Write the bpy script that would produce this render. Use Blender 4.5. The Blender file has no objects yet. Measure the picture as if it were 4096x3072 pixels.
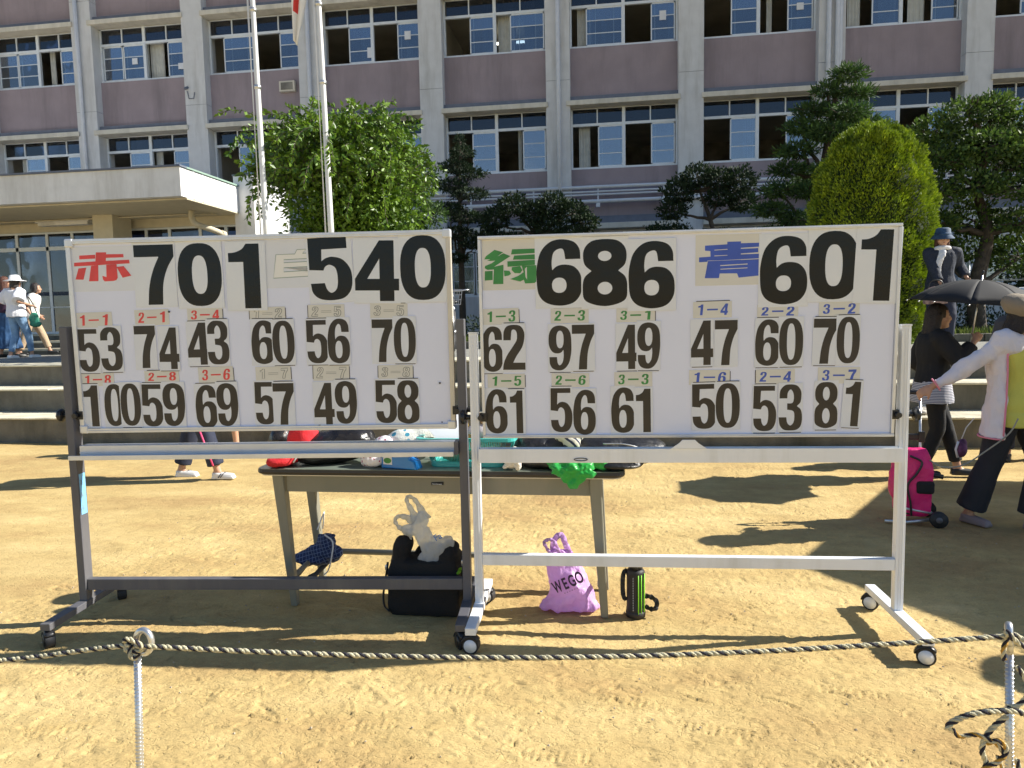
import bpy, bmesh, math, random
import numpy as np
from mathutils import Vector, Matrix, Euler, noise
PI=math.pi; V=Vector
random.seed(7); np.random.seed(7)
sc=bpy.context.scene; COL=sc.collection
# ------------------------------------------------ camera, sky, sun, exposure
cam=bpy.data.cameras.new('camera'); camo=bpy.data.objects.new('camera',cam); COL.objects.link(camo); sc.camera=camo
cam.sensor_width=36; cam.lens=25.04; cam.clip_start=.05; cam.clip_end=800
_yaw,_pitch,_roll=0.1418,0.0904,-0.0202
_F=V((-math.sin(_yaw)*math.cos(_pitch),math.cos(_yaw)*math.cos(_pitch),-math.sin(_pitch)))
_R0=V((math.cos(_yaw),math.sin(_yaw),0)); _U0=_R0.cross(_F)
_R=_R0*math.cos(_roll)+_U0*math.sin(_roll); _U=-_R0*math.sin(_roll)+_U0*math.cos(_roll)
camo.matrix_world=Matrix(((_R.x,_U.x,-_F.x,0),(_R.y,_U.y,-_F.y,0),(_R.z,_U.z,-_F.z,1.4476),(0,0,0,1)))
SUN_EL=math.radians(36.6)
sun_dir=V((1.31,.31,1.0)).normalized()          # towards the sun
w=bpy.data.worlds.new('World'); sc.world=w; w.use_nodes=True
nt=w.node_tree; bg=nt.nodes['Background']; sky=nt.nodes.new('ShaderNodeTexSky'); sky.sky_type='NISHITA'
sky.sun_disc=False; sky.sun_elevation=SUN_EL; sky.sun_rotation=math.atan2(1.31,.31); sky.altitude=30; sky.air_density=1.0; sky.dust_density=.15; sky.ozone_density=2.5
nt.links.new(sky.outputs[0],bg.inputs[0]); bg.inputs[1].default_value=.075
sl=bpy.data.lights.new('sun','SUN'); sl.energy=5.0; sl.angle=math.radians(.55); sl.color=(1,.95,.85)
so=bpy.data.objects.new('sun',sl); COL.objects.link(so); so.rotation_euler=(-sun_dir).to_track_quat('-Z','Y').to_euler()
so.location=(20,5,20)
sc.view_settings.view_transform='Standard'; sc.view_settings.look='None'; sc.view_settings.gamma=1; sc.view_settings.exposure=0.92
sc.render.engine='CYCLES'

# ------------------------------------------------ materials
def mat(name,col,rough=.6,metal=0,var=0,vscale=6,bump=0,bscale=60,spec=.5,trans=0,coat=0,dirt=None,dscale=1.5,alpha=None,sheen=0,sub=0,detail=4):
    m=bpy.data.materials.new(name); m.use_nodes=True; t=m.node_tree; b=t.nodes['Principled BSDF']
    b.inputs['Base Color'].default_value=(*col,1); b.inputs['Roughness'].default_value=rough; b.inputs['Metallic'].default_value=metal
    b.inputs['Specular IOR Level'].default_value=spec; b.inputs['Transmission Weight'].default_value=trans; b.inputs['Coat Weight'].default_value=coat
    if sheen: b.inputs['Sheen Weight'].default_value=sheen
    if alpha is not None: b.inputs['Alpha'].default_value=alpha
    tc=t.nodes.new('ShaderNodeTexCoord')
    cur=None
    if var:
        n=t.nodes.new('ShaderNodeTexNoise'); n.inputs['Scale'].default_value=vscale; n.inputs['Detail'].default_value=detail
        t.links.new(tc.outputs['Object'],n.inputs['Vector'])
        r=t.nodes.new('ShaderNodeMapRange'); r.inputs[1].default_value=.3; r.inputs[2].default_value=.7; r.inputs[3].default_value=1-var; r.inputs[4].default_value=1+var
        t.links.new(n.outputs[0],r.inputs[0])
        mx=t.nodes.new('ShaderNodeMix'); mx.data_type='RGBA'; mx.blend_type='MULTIPLY'; mx.inputs[0].default_value=1
        mx.inputs[6].default_value=(*col,1); t.links.new(r.outputs[0],mx.inputs[7]); cur=mx.outputs[2]
    if dirt:
        n=t.nodes.new('ShaderNodeTexNoise'); n.inputs['Scale'].default_value=dscale; n.inputs['Detail'].default_value=8; n.inputs['Roughness'].default_value=.65
        mp=t.nodes.new('ShaderNodeMapping'); mp.inputs['Scale'].default_value=(1,1,.13); t.links.new(tc.outputs['Object'],mp.inputs[0]); t.links.new(mp.outputs[0],n.inputs['Vector'])
        r=t.nodes.new('ShaderNodeMapRange'); r.inputs[1].default_value=.48; r.inputs[2].default_value=.75; t.links.new(n.outputs[0],r.inputs[0])
        mx=t.nodes.new('ShaderNodeMix'); mx.data_type='RGBA'; t.links.new(r.outputs[0],mx.inputs[0])
        if cur: t.links.new(cur,mx.inputs[6])
        else: mx.inputs[6].default_value=(*col,1)
        mx.inputs[7].default_value=(*dirt,1); cur=mx.outputs[2]
    if cur: t.links.new(cur,b.inputs['Base Color'])
    if bump:
        n=t.nodes.new('ShaderNodeTexNoise'); n.inputs['Scale'].default_value=bscale; n.inputs['Detail'].default_value=5
        t.links.new(tc.outputs['Object'],n.inputs['Vector'])
        bp=t.nodes.new('ShaderNodeBump'); bp.inputs['Strength'].default_value=bump; bp.inputs['Distance'].default_value=.02
        t.links.new(n.outputs[0],bp.inputs['Height']); t.links.new(bp.outputs[0],b.inputs['Normal'])
    return m
def leafmat(name,c1,c2,trans=.35,rough=.45,vscale=3):
    m=bpy.data.materials.new(name); m.use_nodes=True; t=m.node_tree; b=t.nodes['Principled BSDF']; out=t.nodes['Material Output']
    g=t.nodes.new('ShaderNodeNewGeometry'); tc=t.nodes.new('ShaderNodeTexCoord'); n=t.nodes.new('ShaderNodeTexNoise'); n.inputs['Scale'].default_value=vscale
    t.links.new(tc.outputs['Object'],n.inputs['Vector'])
    ad=t.nodes.new('ShaderNodeMath'); ad.operation='MULTIPLY_ADD'; ad.inputs[1].default_value=.6; t.links.new(g.outputs['Random Per Island'],ad.inputs[0])
    sb=t.nodes.new('ShaderNodeMath'); sb.operation='MULTIPLY_ADD'; sb.inputs[1].default_value=1.4; sb.inputs[2].default_value=-.5; t.links.new(n.outputs[0],sb.inputs[0]); t.links.new(sb.outputs[0],ad.inputs[2])
    mx=t.nodes.new('ShaderNodeMix'); mx.data_type='RGBA'; mx.clamp_factor=True; t.links.new(ad.outputs[0],mx.inputs[0]); mx.inputs[6].default_value=(*c1,1); mx.inputs[7].default_value=(*c2,1)
    t.links.new(mx.outputs[2],b.inputs['Base Color']); b.inputs['Roughness'].default_value=rough
    tr=t.nodes.new('ShaderNodeBsdfTranslucent'); t.links.new(mx.outputs[2],tr.inputs['Color'])
    ms=t.nodes.new('ShaderNodeMixShader'); ms.inputs[0].default_value=trans
    t.links.new(b.outputs[0],ms.inputs[1]); t.links.new(tr.outputs[0],ms.inputs[2]); t.links.new(ms.outputs[0],out.inputs['Surface'])
    return m
def translucent(name,col,tr=.5,rough=.3,alpha=1,bump=.4,bscale=30):
    m=bpy.data.materials.new(name); m.use_nodes=True; t=m.node_tree; b=t.nodes['Principled BSDF']; out=t.nodes['Material Output']
    b.inputs['Base Color'].default_value=(*col,1); b.inputs['Roughness'].default_value=rough
    a=t.nodes.new('ShaderNodeBsdfTranslucent'); a.inputs['Color'].default_value=(*col,1); ms=t.nodes.new('ShaderNodeMixShader'); ms.inputs[0].default_value=tr
    tc=t.nodes.new('ShaderNodeTexCoord'); n=t.nodes.new('ShaderNodeTexNoise'); n.inputs['Scale'].default_value=bscale; n.inputs['Detail'].default_value=5; n.inputs['Distortion'].default_value=1.5
    bp=t.nodes.new('ShaderNodeBump'); bp.inputs['Strength'].default_value=bump; bp.inputs['Distance'].default_value=.01
    t.links.new(tc.outputs['Object'],n.inputs['Vector']); t.links.new(n.outputs[0],bp.inputs['Height']); t.links.new(bp.outputs[0],b.inputs['Normal']); t.links.new(bp.outputs[0],a.inputs['Normal'])
    t.links.new(b.outputs[0],ms.inputs[1]); t.links.new(a.outputs[0],ms.inputs[2]); last=ms.outputs[0]
    if alpha<1:
        tp=t.nodes.new('ShaderNodeBsdfTransparent'); m2=t.nodes.new('ShaderNodeMixShader'); m2.inputs[0].default_value=alpha
        t.links.new(tp.outputs[0],m2.inputs[1]); t.links.new(last,m2.inputs[2]); last=m2.outputs[0]
    t.links.new(last,out.inputs['Surface']); return m
def glassmat(name,tint=(.6,.7,.8),refl=.25,rough=.02,wob=.15):
    m=bpy.data.materials.new(name); m.use_nodes=True; t=m.node_tree; t.nodes.remove(t.nodes['Principled BSDF']); out=t.nodes['Material Output']
    g=t.nodes.new('ShaderNodeBsdfGlossy'); g.inputs['Roughness'].default_value=rough; g.inputs['Color'].default_value=(.95,.97,1,1)
    tp=t.nodes.new('ShaderNodeBsdfTransparent'); tp.inputs['Color'].default_value=(*tint,1)
    fr=t.nodes.new('ShaderNodeFresnel'); fr.inputs['IOR'].default_value=1.5; ad=t.nodes.new('ShaderNodeMath'); ad.operation='ADD'; ad.inputs[1].default_value=refl; ad.use_clamp=True
    tc=t.nodes.new('ShaderNodeTexCoord'); n=t.nodes.new('ShaderNodeTexNoise'); n.inputs['Scale'].default_value=.9; bp=t.nodes.new('ShaderNodeBump'); bp.inputs['Strength'].default_value=wob; bp.inputs['Distance'].default_value=.05
    t.links.new(tc.outputs['Object'],n.inputs['Vector']); t.links.new(n.outputs[0],bp.inputs['Height']); t.links.new(bp.outputs[0],g.inputs['Normal'])
    ms=t.nodes.new('ShaderNodeMixShader'); t.links.new(fr.outputs[0],ad.inputs[0]); t.links.new(ad.outputs[0],ms.inputs[0]); t.links.new(tp.outputs[0],ms.inputs[1]); t.links.new(g.outputs[0],ms.inputs[2]); t.links.new(ms.outputs[0],out.inputs['Surface'])
    return m

# ------------------------------------------------ mesh builder
class MB:
    def __init__(s): s.v=[]; s.f=[]
    def add(s,vs,fs):
        o=len(s.v); s.v+= [tuple(p) for p in vs]; s.f+=[tuple(i+o for i in f) for f in fs]; return s
    def box(s,a,b,M=None):
        x0,y0,z0=a; x1,y1,z1=b
        vs=[V(p) for p in((x0,y0,z0),(x1,y0,z0),(x1,y1,z0),(x0,y1,z0),(x0,y0,z1),(x1,y0,z1),(x1,y1,z1),(x0,y1,z1))]
        if M: vs=[M@p for p in vs]
        return s.add(vs,[(0,3,2,1),(4,5,6,7),(0,1,5,4),(1,2,6,5),(2,3,7,6),(3,0,4,7)])
    def rings(s,rs,cap=True,closed=False):
        n=len(rs[0]); vs=[p for r in rs for p in r]; fs=[]
        m=len(rs)
        for i in range(m if closed else m-1):
            for j in range(n):
                a=i*n+j; b=i*n+(j+1)%n; c=((i+1)%m)*n+(j+1)%n; d=((i+1)%m)*n+j
                fs.append((a,b,c,d))
        if cap and not closed: fs+= [tuple(reversed(range(n))),tuple(range((m-1)*n,m*n))]
        return s.add(vs,fs)
    def tube(s,pts,r,n=8,closed=False,cap=True,flat=1,ref=None):
        pts=[V(p) for p in pts]; m=len(pts); rs=[]
        rr=r if isinstance(r,(list,tuple)) else [r]*m
        prev=None
        for i,p in enumerate(pts):
            if closed: t=(pts[(i+1)%m]-pts[i-1])
            else: t=(pts[min(i+1,m-1)]-pts[max(i-1,0)])
            if t.length<1e-9: t=V((0,0,1))
            t.normalize()
            if prev is None:
                u=(ref or V((0,0,1))).cross(t) if abs(t.z)<.95 or ref else V((1,0,0)).cross(t)
                if u.length<1e-6: u=V((1,0,0))
            else: u=prev-t*prev.dot(t)
            if u.length<1e-6: u=t.orthogonal()
            u.normalize(); prev=u; v=t.cross(u)
            rs.append([p+u*math.cos(2*PI*k/n)*rr[i]+v*math.sin(2*PI*k/n)*rr[i]*flat for k in range(n)])
        return s.rings(rs,cap,closed)
    def cyl(s,a,b,r,n=16,r2=None): return s.tube([a,b],[r,r if r2 is None else r2],n)
    def lathe(s,prof,n=20,c=(0,0,0),M=None,sx=1,sy=1):
        rs=[]
        for (r,z) in prof:
            ring=[V((r*math.cos(2*PI*k/n)*sx,r*math.sin(2*PI*k/n)*sy,z)) for k in range(n)]
            if M: ring=[M@p for p in ring]
            rs.append([p+V(c) for p in ring])
        return s.rings(rs)
    def ell(s,c,r,n=14,m=9,M=None):
        rs=[]
        for i in range(m+1):
            a=-PI/2+PI*i/m; a=max(-PI/2+.08,min(PI/2-.08,a))
            ring=[V((r[0]*math.cos(a)*math.cos(2*PI*k/n),r[1]*math.cos(a)*math.sin(2*PI*k/n),r[2]*math.sin(a))) for k in range(n)]
            if M: ring=[M@p for p in ring]
            rs.append([p+V(c) for p in ring])
        return s.rings(rs)
    def caps(s,a,b,ra,rb=None,n=12):
        rb=ra if rb is None else rb; a=V(a); b=V(b); t=(b-a); L=t.length
        if L<1e-6: return s.ell(a,(ra,)*3)
        t/=L; pts=[];rr=[]
        for q in (-.99,-.8,-.5,-.2): pts.append(a+t*ra*q); rr.append(ra*math.sqrt(1-q*q))
        pts+= [a,b]; rr+=[ra,rb]
        for q in (.2,.5,.8,.99): pts.append(b+t*rb*q); rr.append(rb*math.sqrt(1-q*q))
        return s.tube(pts,rr,n)
    def prism(s,poly,y0,y1):
        """poly in x,z extruded along y"""
        n=len(poly); vs=[(x,y0,z) for x,z in poly]+[(x,y1,z) for x,z in poly]
        fs=[tuple(range(n)),tuple(range(2*n-1,n-1,-1))]+[(i,i+n,(i+1)%n+n,(i+1)%n) for i in range(n)]
        return s.add(vs,fs)
    def mesh(s,name,m=None,smooth=False):
        me=bpy.data.meshes.new(name); me.from_pydata(s.v,[],s.f); me.update()
        if m:
            for q in (m if isinstance(m,(list,tuple)) else [m]): me.materials.append(q)
        if smooth:
            me.polygons.foreach_set('use_smooth',[True]*len(me.polygons))
        bm=bmesh.new(); bm.from_mesh(me); bmesh.ops.recalc_face_normals(bm,faces=bm.faces); bm.to_mesh(me); bm.free()
        if smooth=='auto': 
            try: me.set_sharp_from_angle(angle=math.radians(40))
            except Exception: pass
        return me
def link(name,me,parent=None,loc=None,rot=None,kind=None):
    o=bpy.data.objects.new(name,me); COL.objects.link(o)
    if parent is not None: o.parent=parent
    if loc is not None: o.location=loc
    if rot is not None: o.rotation_euler=rot
    if kind: o['kind']=kind
    return o
def obj(name,mb,m,parent=None,smooth=False,loc=None,rot=None,kind=None,bevel=0):
    o=link(name,mb.mesh(name,m,smooth),parent,loc,rot,kind)
    if bevel:
        md=o.modifiers.new('bevel','BEVEL'); md.width=bevel; md.segments=2; md.limit_method='ANGLE'
    return o
def tag(o,label,cat,group=None):
    o['label']=label; o['category']=cat
    if group: o['group']=group
    return o
def thing(name,label,cat,loc=(0,0,0),rz=0,group=None):
    o=bpy.data.objects.new(name,None); COL.objects.link(o); o.location=loc; o.rotation_euler=(0,0,rz); o.empty_display_size=.1
    return tag(o,label,cat,group)
def copy_tree(o,parent=None):
    c=o.copy(); COL.objects.link(c)
    if parent: c.parent=parent
    for ch in list(o.children): copy_tree(ch,c)
    return c
def struct(name,mb,m,smooth=False): return obj(name,mb,m,None,smooth,kind='structure')
def evalmesh(o,name):
    dg=bpy.context.evaluated_depsgraph_get(); dg.update()
    me=bpy.data.meshes.new_from_object(o.evaluated_get(dg),depsgraph=dg); me.name=name; return me
def blob(name,mb,m,parent=None,voxel=.01,smooth_it=4,wr=0,wscale=9,seed=0,loc=None,stretch=(1,1,1)):
    """fuse the shapes of mb into ONE continuous skin (voxel remesh), smooth it, add wrinkles"""
    t=bpy.data.objects.new('tmp',mb.mesh('tmp')); COL.objects.link(t)
    r=t.modifiers.new('r','REMESH'); r.mode='VOXEL'; r.voxel_size=voxel; r.use_smooth_shade=True
    sm=t.modifiers.new('s','SMOOTH'); sm.iterations=smooth_it; sm.factor=.5
    me=evalmesh(t,name); bpy.data.objects.remove(t)
    if wr:
        n=len(me.vertices); co=np.empty(n*3); me.vertices.foreach_get('co',co); no=np.empty(n*3); me.vertices.foreach_get('normal',no)
        co=co.reshape(-1,3); no=no.reshape(-1,3); S=V(stretch)
        d=np.array([noise.noise(V((p[0]*S.x,p[1]*S.y,p[2]*S.z))*wscale+V((seed,seed,0)))+.5*noise.noise(V((p[0]*S.x,p[1]*S.y,p[2]*S.z))*wscale*2.3+V((seed,3,0))) for p in co])
        co+=no*d[:,None]*wr; me.vertices.foreach_set('co',co.ravel()); me.update()
    me.materials.clear(); me.materials.append(m)
    me.polygons.foreach_set('use_smooth',[True]*len(me.polygons))
    return link(name,me,parent,loc)
def text(name,s,size,m,parent,loc,rot,ext=.0006,width=None,fat=0):
    c=bpy.data.curves.new(name,'FONT'); c.body=s; c.size=size; c.extrude=ext; c.offset=fat; c.align_x='CENTER'; c.align_y='CENTER'
    t=bpy.data.objects.new('tmp',c); COL.objects.link(t); me=evalmesh(t,name); bpy.data.objects.remove(t)
    me.materials.clear(); me.materials.append(m)
    o=link(name,me,parent,loc,rot)
    if width:
        xs=[v.co.x for v in me.vertices]; o.scale=(width/(max(xs)-min(xs)),1,1)
    return o
def catmull(p,n=8):
    p=[V(q) for q in p]; out=[]
    P=[p[0]*2-p[1]]+p+[p[-1]*2-p[-2]]
    for i in range(1,len(P)-2):
        for k in range(n):
            t=k/n; a,b,c,d=P[i-1:i+3]
            out.append(.5*((2*b)+(c-a)*t+(2*a-5*b+4*c-d)*t*t+(3*b-a-3*c+d)*t**3))
    out.append(p[-1]); return out
# ------------------------------------------------ palette
M={}
M['wall']=mat('mauve_render',(.3,.25,.275),.85,var=.07,vscale=2,bump=.15,bscale=90,dirt=(.21,.178,.195),dscale=1.6)
M['pillar']=mat('pale_concrete_paint',(.6,.61,.62),.8,var=.06,vscale=3,bump=.12,dirt=(.43,.43,.42),dscale=3)
M['ledge']=mat('cream_ledge',(.62,.59,.51),.8,var=.06,dirt=(.42,.4,.34),dscale=2)
M['flash']=mat('grey_blue_flashing',(.13,.15,.2),.6,var=.1)
M['alu']=mat('pale_window_frame',(.68,.73,.78),.45,metal=.1,var=.04)
M['glass']=glassmat('window_glass',(.42,.5,.6),.14)
M['glass2']=glassmat('window_glass_top',(.35,.38,.45),.03)
M['glassb']=glassmat('frosted_glass_blue',(.35,.48,.62),.24,rough=.12)
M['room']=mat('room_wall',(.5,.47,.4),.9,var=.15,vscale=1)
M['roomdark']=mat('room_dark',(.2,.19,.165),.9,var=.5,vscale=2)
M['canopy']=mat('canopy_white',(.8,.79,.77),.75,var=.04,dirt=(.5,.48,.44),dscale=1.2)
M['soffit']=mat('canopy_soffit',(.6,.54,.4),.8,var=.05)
M['cream']=mat('cream_wall',(.62,.56,.42),.8,var=.05,bump=.1)
M['pipe']=mat('painted_pipe',(.6,.62,.66),.5,var=.05)
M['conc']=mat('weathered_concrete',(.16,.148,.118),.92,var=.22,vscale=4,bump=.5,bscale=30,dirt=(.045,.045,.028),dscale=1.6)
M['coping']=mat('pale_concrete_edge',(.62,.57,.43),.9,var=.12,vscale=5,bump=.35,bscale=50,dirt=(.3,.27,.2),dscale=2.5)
M['pave']=mat('grey_paving',(.24,.235,.21),.9,var=.25,vscale=14,bump=.4,bscale=80)
M['soil']=mat('garden_soil',(.05,.042,.03),.95,var=.4,vscale=6,bump=.6)
M['grass']=leafmat('grass_blades',(.06,.1,.02),(.16,.2,.04))
M['bark']=mat('bark',(.07,.055,.042),.9,var=.35,vscale=12,bump=.8,bscale=40)
M['wboard']=mat('whiteboard_face',(.72,.76,.92),.35,var=.02,vscale=3,spec=.4)
M['aluf']=mat('brushed_aluminium',(.68,.7,.74),.38,metal=.5,var=.05,vscale=15)
M['alug']=mat('cream_trim',(.62,.58,.5),.45,metal=.3)
M['dsteel']=mat('dark_grey_steel_paint',(.1,.1,.115),.5,var=.06,vscale=9,bump=.05,bscale=300,dirt=(.16,.155,.15),dscale=5)
M['wsteel']=mat('white_steel_paint',(.8,.82,.85),.35,var=.03,spec=.5,dirt=(.66,.67,.66),dscale=7)
M['rubber']=mat('black_rubber',(.02,.02,.022),.6,var=.2)
M['blackp']=mat('black_plastic',(.018,.018,.02),.35)
M['paper']=mat('laminated_white_card',(.7,.73,.78),.3,var=.02,vscale=5,coat=.3,bump=.12,bscale=7)
M['papers']=mat('white_paper_card',(.7,.73,.79),.6,var=.02,vscale=8)
M['cream_paper']=mat('cream_paper',(.66,.65,.6),.55,var=.03,vscale=8)
M['ink']=mat('glossy_black_print',(.006,.008,.011),.2,spec=.3,bump=.12,bscale=7)
M['inks']=mat('gloss_tinted_black_print',(.03,.024,.018),.45,var=.25,vscale=7,bump=.08,bscale=12)  # brown wash of gloss over the small digits is mixed into the ink colour
M['red']=mat('red_print',(.7,.06,.06),.4,var=.15,vscale=8)
M['green']=mat('green_print',(.04,.24,.06),.4,var=.2,vscale=8)
M['blue']=mat('blue_print',(.045,.1,.48),.4,var=.15,vscale=8)
M['pencil']=mat('grey_outline_print',(.22,.23,.22),.6)
M['teamwhite']=mat('pale_print',(.8,.8,.77),.5)
M['trim']=mat('dark_cut_edge',(.06,.05,.045),.6)
M['desktop']=mat('grey_green_desktop',(.17,.2,.17),.28,var=.08,vscale=6,spec=.6)
M['edge']=mat('dark_brown_edge',(.03,.024,.02),.4)
M['desk']=mat('grey_green_steel',(.2,.2,.16),.42,var=.06,vscale=5,dirt=(.26,.24,.19),dscale=3)
M['skin']=mat('skin',(.5,.28,.18),.5,var=.06,vscale=20)
M['hair']=mat('dark_hair',(.022,.014,.011),.45,bump=.6,bscale=120)
M['hairb']=mat('brown_hair',(.09,.03,.015),.45,bump=.6,bscale=120)
M['lip']=mat('lips',(.4,.08,.07),.5)
M['galv']=mat('galvanised_steel',(.62,.63,.64),.3,metal=.8,var=.12,vscale=25,bump=.1)
M['ropel']=mat('cream_rope_strand',(.66,.6,.4),.8,bump=.6,bscale=300,var=.15,vscale=30)
M['roped']=mat('black_rope_strand',(.025,.022,.035),.8,bump=.6,bscale=300)
M['ropey']=mat('orange_rope_strand',(.6,.33,.05),.8,bump=.6,bscale=300)
# ------------------------------------------------ ground
def vnoise(x,y,sx,sy,seed):
    r=np.random.RandomState(seed); T=r.rand(256,256)*2-1
    X=x*sx; Y=y*sy; xi=np.floor(X).astype(int); yi=np.floor(Y).astype(int); fx=X-xi; fy=Y-yi
    fx=fx*fx*(3-2*fx); fy=fy*fy*(3-2*fy); g=lambda a,b:T[a%256,b%256]
    return (g(xi,yi)*(1-fx)+g(xi+1,yi)*fx)*(1-fy)+(g(xi,yi+1)*(1-fx)+g(xi+1,yi+1)*fx)*fy
def lines(segs):
    out=[]
    for a,b,s in segs: out+=list(np.arange(a,b-1e-6,s))
    out.append(segs[-1][1]); return np.array(out)
xs=lines([(-300,-60,30),(-60,-12,4),(-12,-3.2,.09),(-3.2,2.6,.0085),(2.6,6,.06),(6,14,.8),(14,60,6),(60,300,30)])
ys=lines([(-260,-60,25),(-60,-4,4),(-4,1.4,.2),(1.4,3.6,.0075),(3.6,5.5,.016),(5.5,8.06,.035)])
X,Y=np.meshgrid(xs,ys); Z=np.zeros_like(X)
near=((X>-11)&(X<6)&(Y>.5)).astype(float)
Z+=near*(.008*vnoise(X,Y,1.3,1.7,1)+.0024*vnoise(X,Y,5,6,2)+.0022*vnoise(X,Y,13,17,3)+.0017*vnoise(X,Y,30,42,4)+.0013*vnoise(X,Y,60,75,5))
rg=np.random.RandomState(3)
def stamp(cx,cy,L,Wd,ang,dep,rim):
    i0,i1=np.searchsorted(xs,[cx-L*1.6,cx+L*1.6]); j0,j1=np.searchsorted(ys,[cy-L*1.6,cy+L*1.6])
    if i1-i0<2 or j1-j0<2: return
    x=X[j0:j1,i0:i1]-cx; y=Y[j0:j1,i0:i1]-cy; c,s=math.cos(ang),math.sin(ang)
    u=(x*c+y*s)/L; v=(-x*s+y*c+.25*Wd*np.sin(u*3))/Wd; d=u*u+v*v
    Z[j0:j1,i0:i1]+= -dep*np.exp(-d*2.2)+rim*np.exp(-((np.sqrt(d)-1.25)**2)*7)*(v>0)
for _ in range(15000):                               # scuffs and heel marks
    y=1.4+abs(rg.rand()**1.15)*6.4; x=rg.uniform(-4.6,4.2); L=rg.uniform(.009,.032)*(1+(rg.rand()<.08))
    stamp(x,y,L,L*rg.uniform(.15,.5),rg.normal(.25,.6),rg.uniform(.002,.008),rg.uniform(.001,.004))
for _ in range(420):                                # drag marks
    x=rg.uniform(-3,2.5); y=1.5+rg.rand()**1.2*4; a=rg.normal(-.35,.6); cv=rg.normal(0,.05); dp=rg.uniform(.003,.008)
    for k in range(rg.randint(4,13)):
        stamp(x,y,.013,.0055,a,dp,.003); x+=math.cos(a)*.011; y+=math.sin(a)*.011; a+=cv
def footprint(cx,cy,ang,dep=.014):                  # ribbed sole prints
    for k in range(9):
        t=(k-4)*.028; 
        for q in (-1,0,1):
            stamp(cx+math.cos(ang)*t-math.sin(ang)*q*.022,cy+math.sin(ang)*t+math.cos(ang)*q*.022,.009,.006,ang+.8*q,dep*rg.uniform(.5,1.3),.003)
for fx,fy,fa in ((-1.55,2.5,.1),(-.9,2.35,.2),(-.2,2.25,.0),(.35,2.45,-.2),(-.45,1.95,.15),(.2,1.75,1.2),(.75,2.3,.4),(-1.0,1.75,.3),(-.62,2.62,.1),(.05,2.62,-.2),(.95,1.8,.2),(-2.0,2.2,.4),(.6,1.62,.8),(-.1,1.6,-.3),(1.3,2.3,.2),(-1.3,1.95,.2),(-.75,2.05,.1),(1.55,2.7,.3),(-2.3,2.6,.1),(.9,2.75,-.2),(-.3,1.72,.2),(.55,2.05,.4),(-1.9,4.6,.2),(-.9,4.4,.1),(.4,4.1,.3),(.75,3.6,.5),(.2,4.9,.2)): footprint(fx,fy,fa)
Z-=.0*X
nx,ny=len(xs),len(ys)
me=bpy.data.meshes.new('ground'); co=np.stack([X,Y,Z],-1).reshape(-1,3)
idx=np.arange(nx*ny).reshape(ny,nx); q=np.stack([idx[:-1,:-1],idx[:-1,1:],idx[1:,1:],idx[1:,:-1]],-1).reshape(-1,4)
me.vertices.add(len(co)); me.vertices.foreach_set('co',co.ravel()); me.loops.add(q.size); me.loops.foreach_set('vertex_index',q.ravel())
me.polygons.add(len(q)); me.polygons.foreach_set('loop_start',np.arange(0,q.size,4)); me.polygons.foreach_set('loop_total',np.full(len(q),4)); me.polygons.foreach_set('use_smooth',np.ones(len(q),bool)); me.update()
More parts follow.
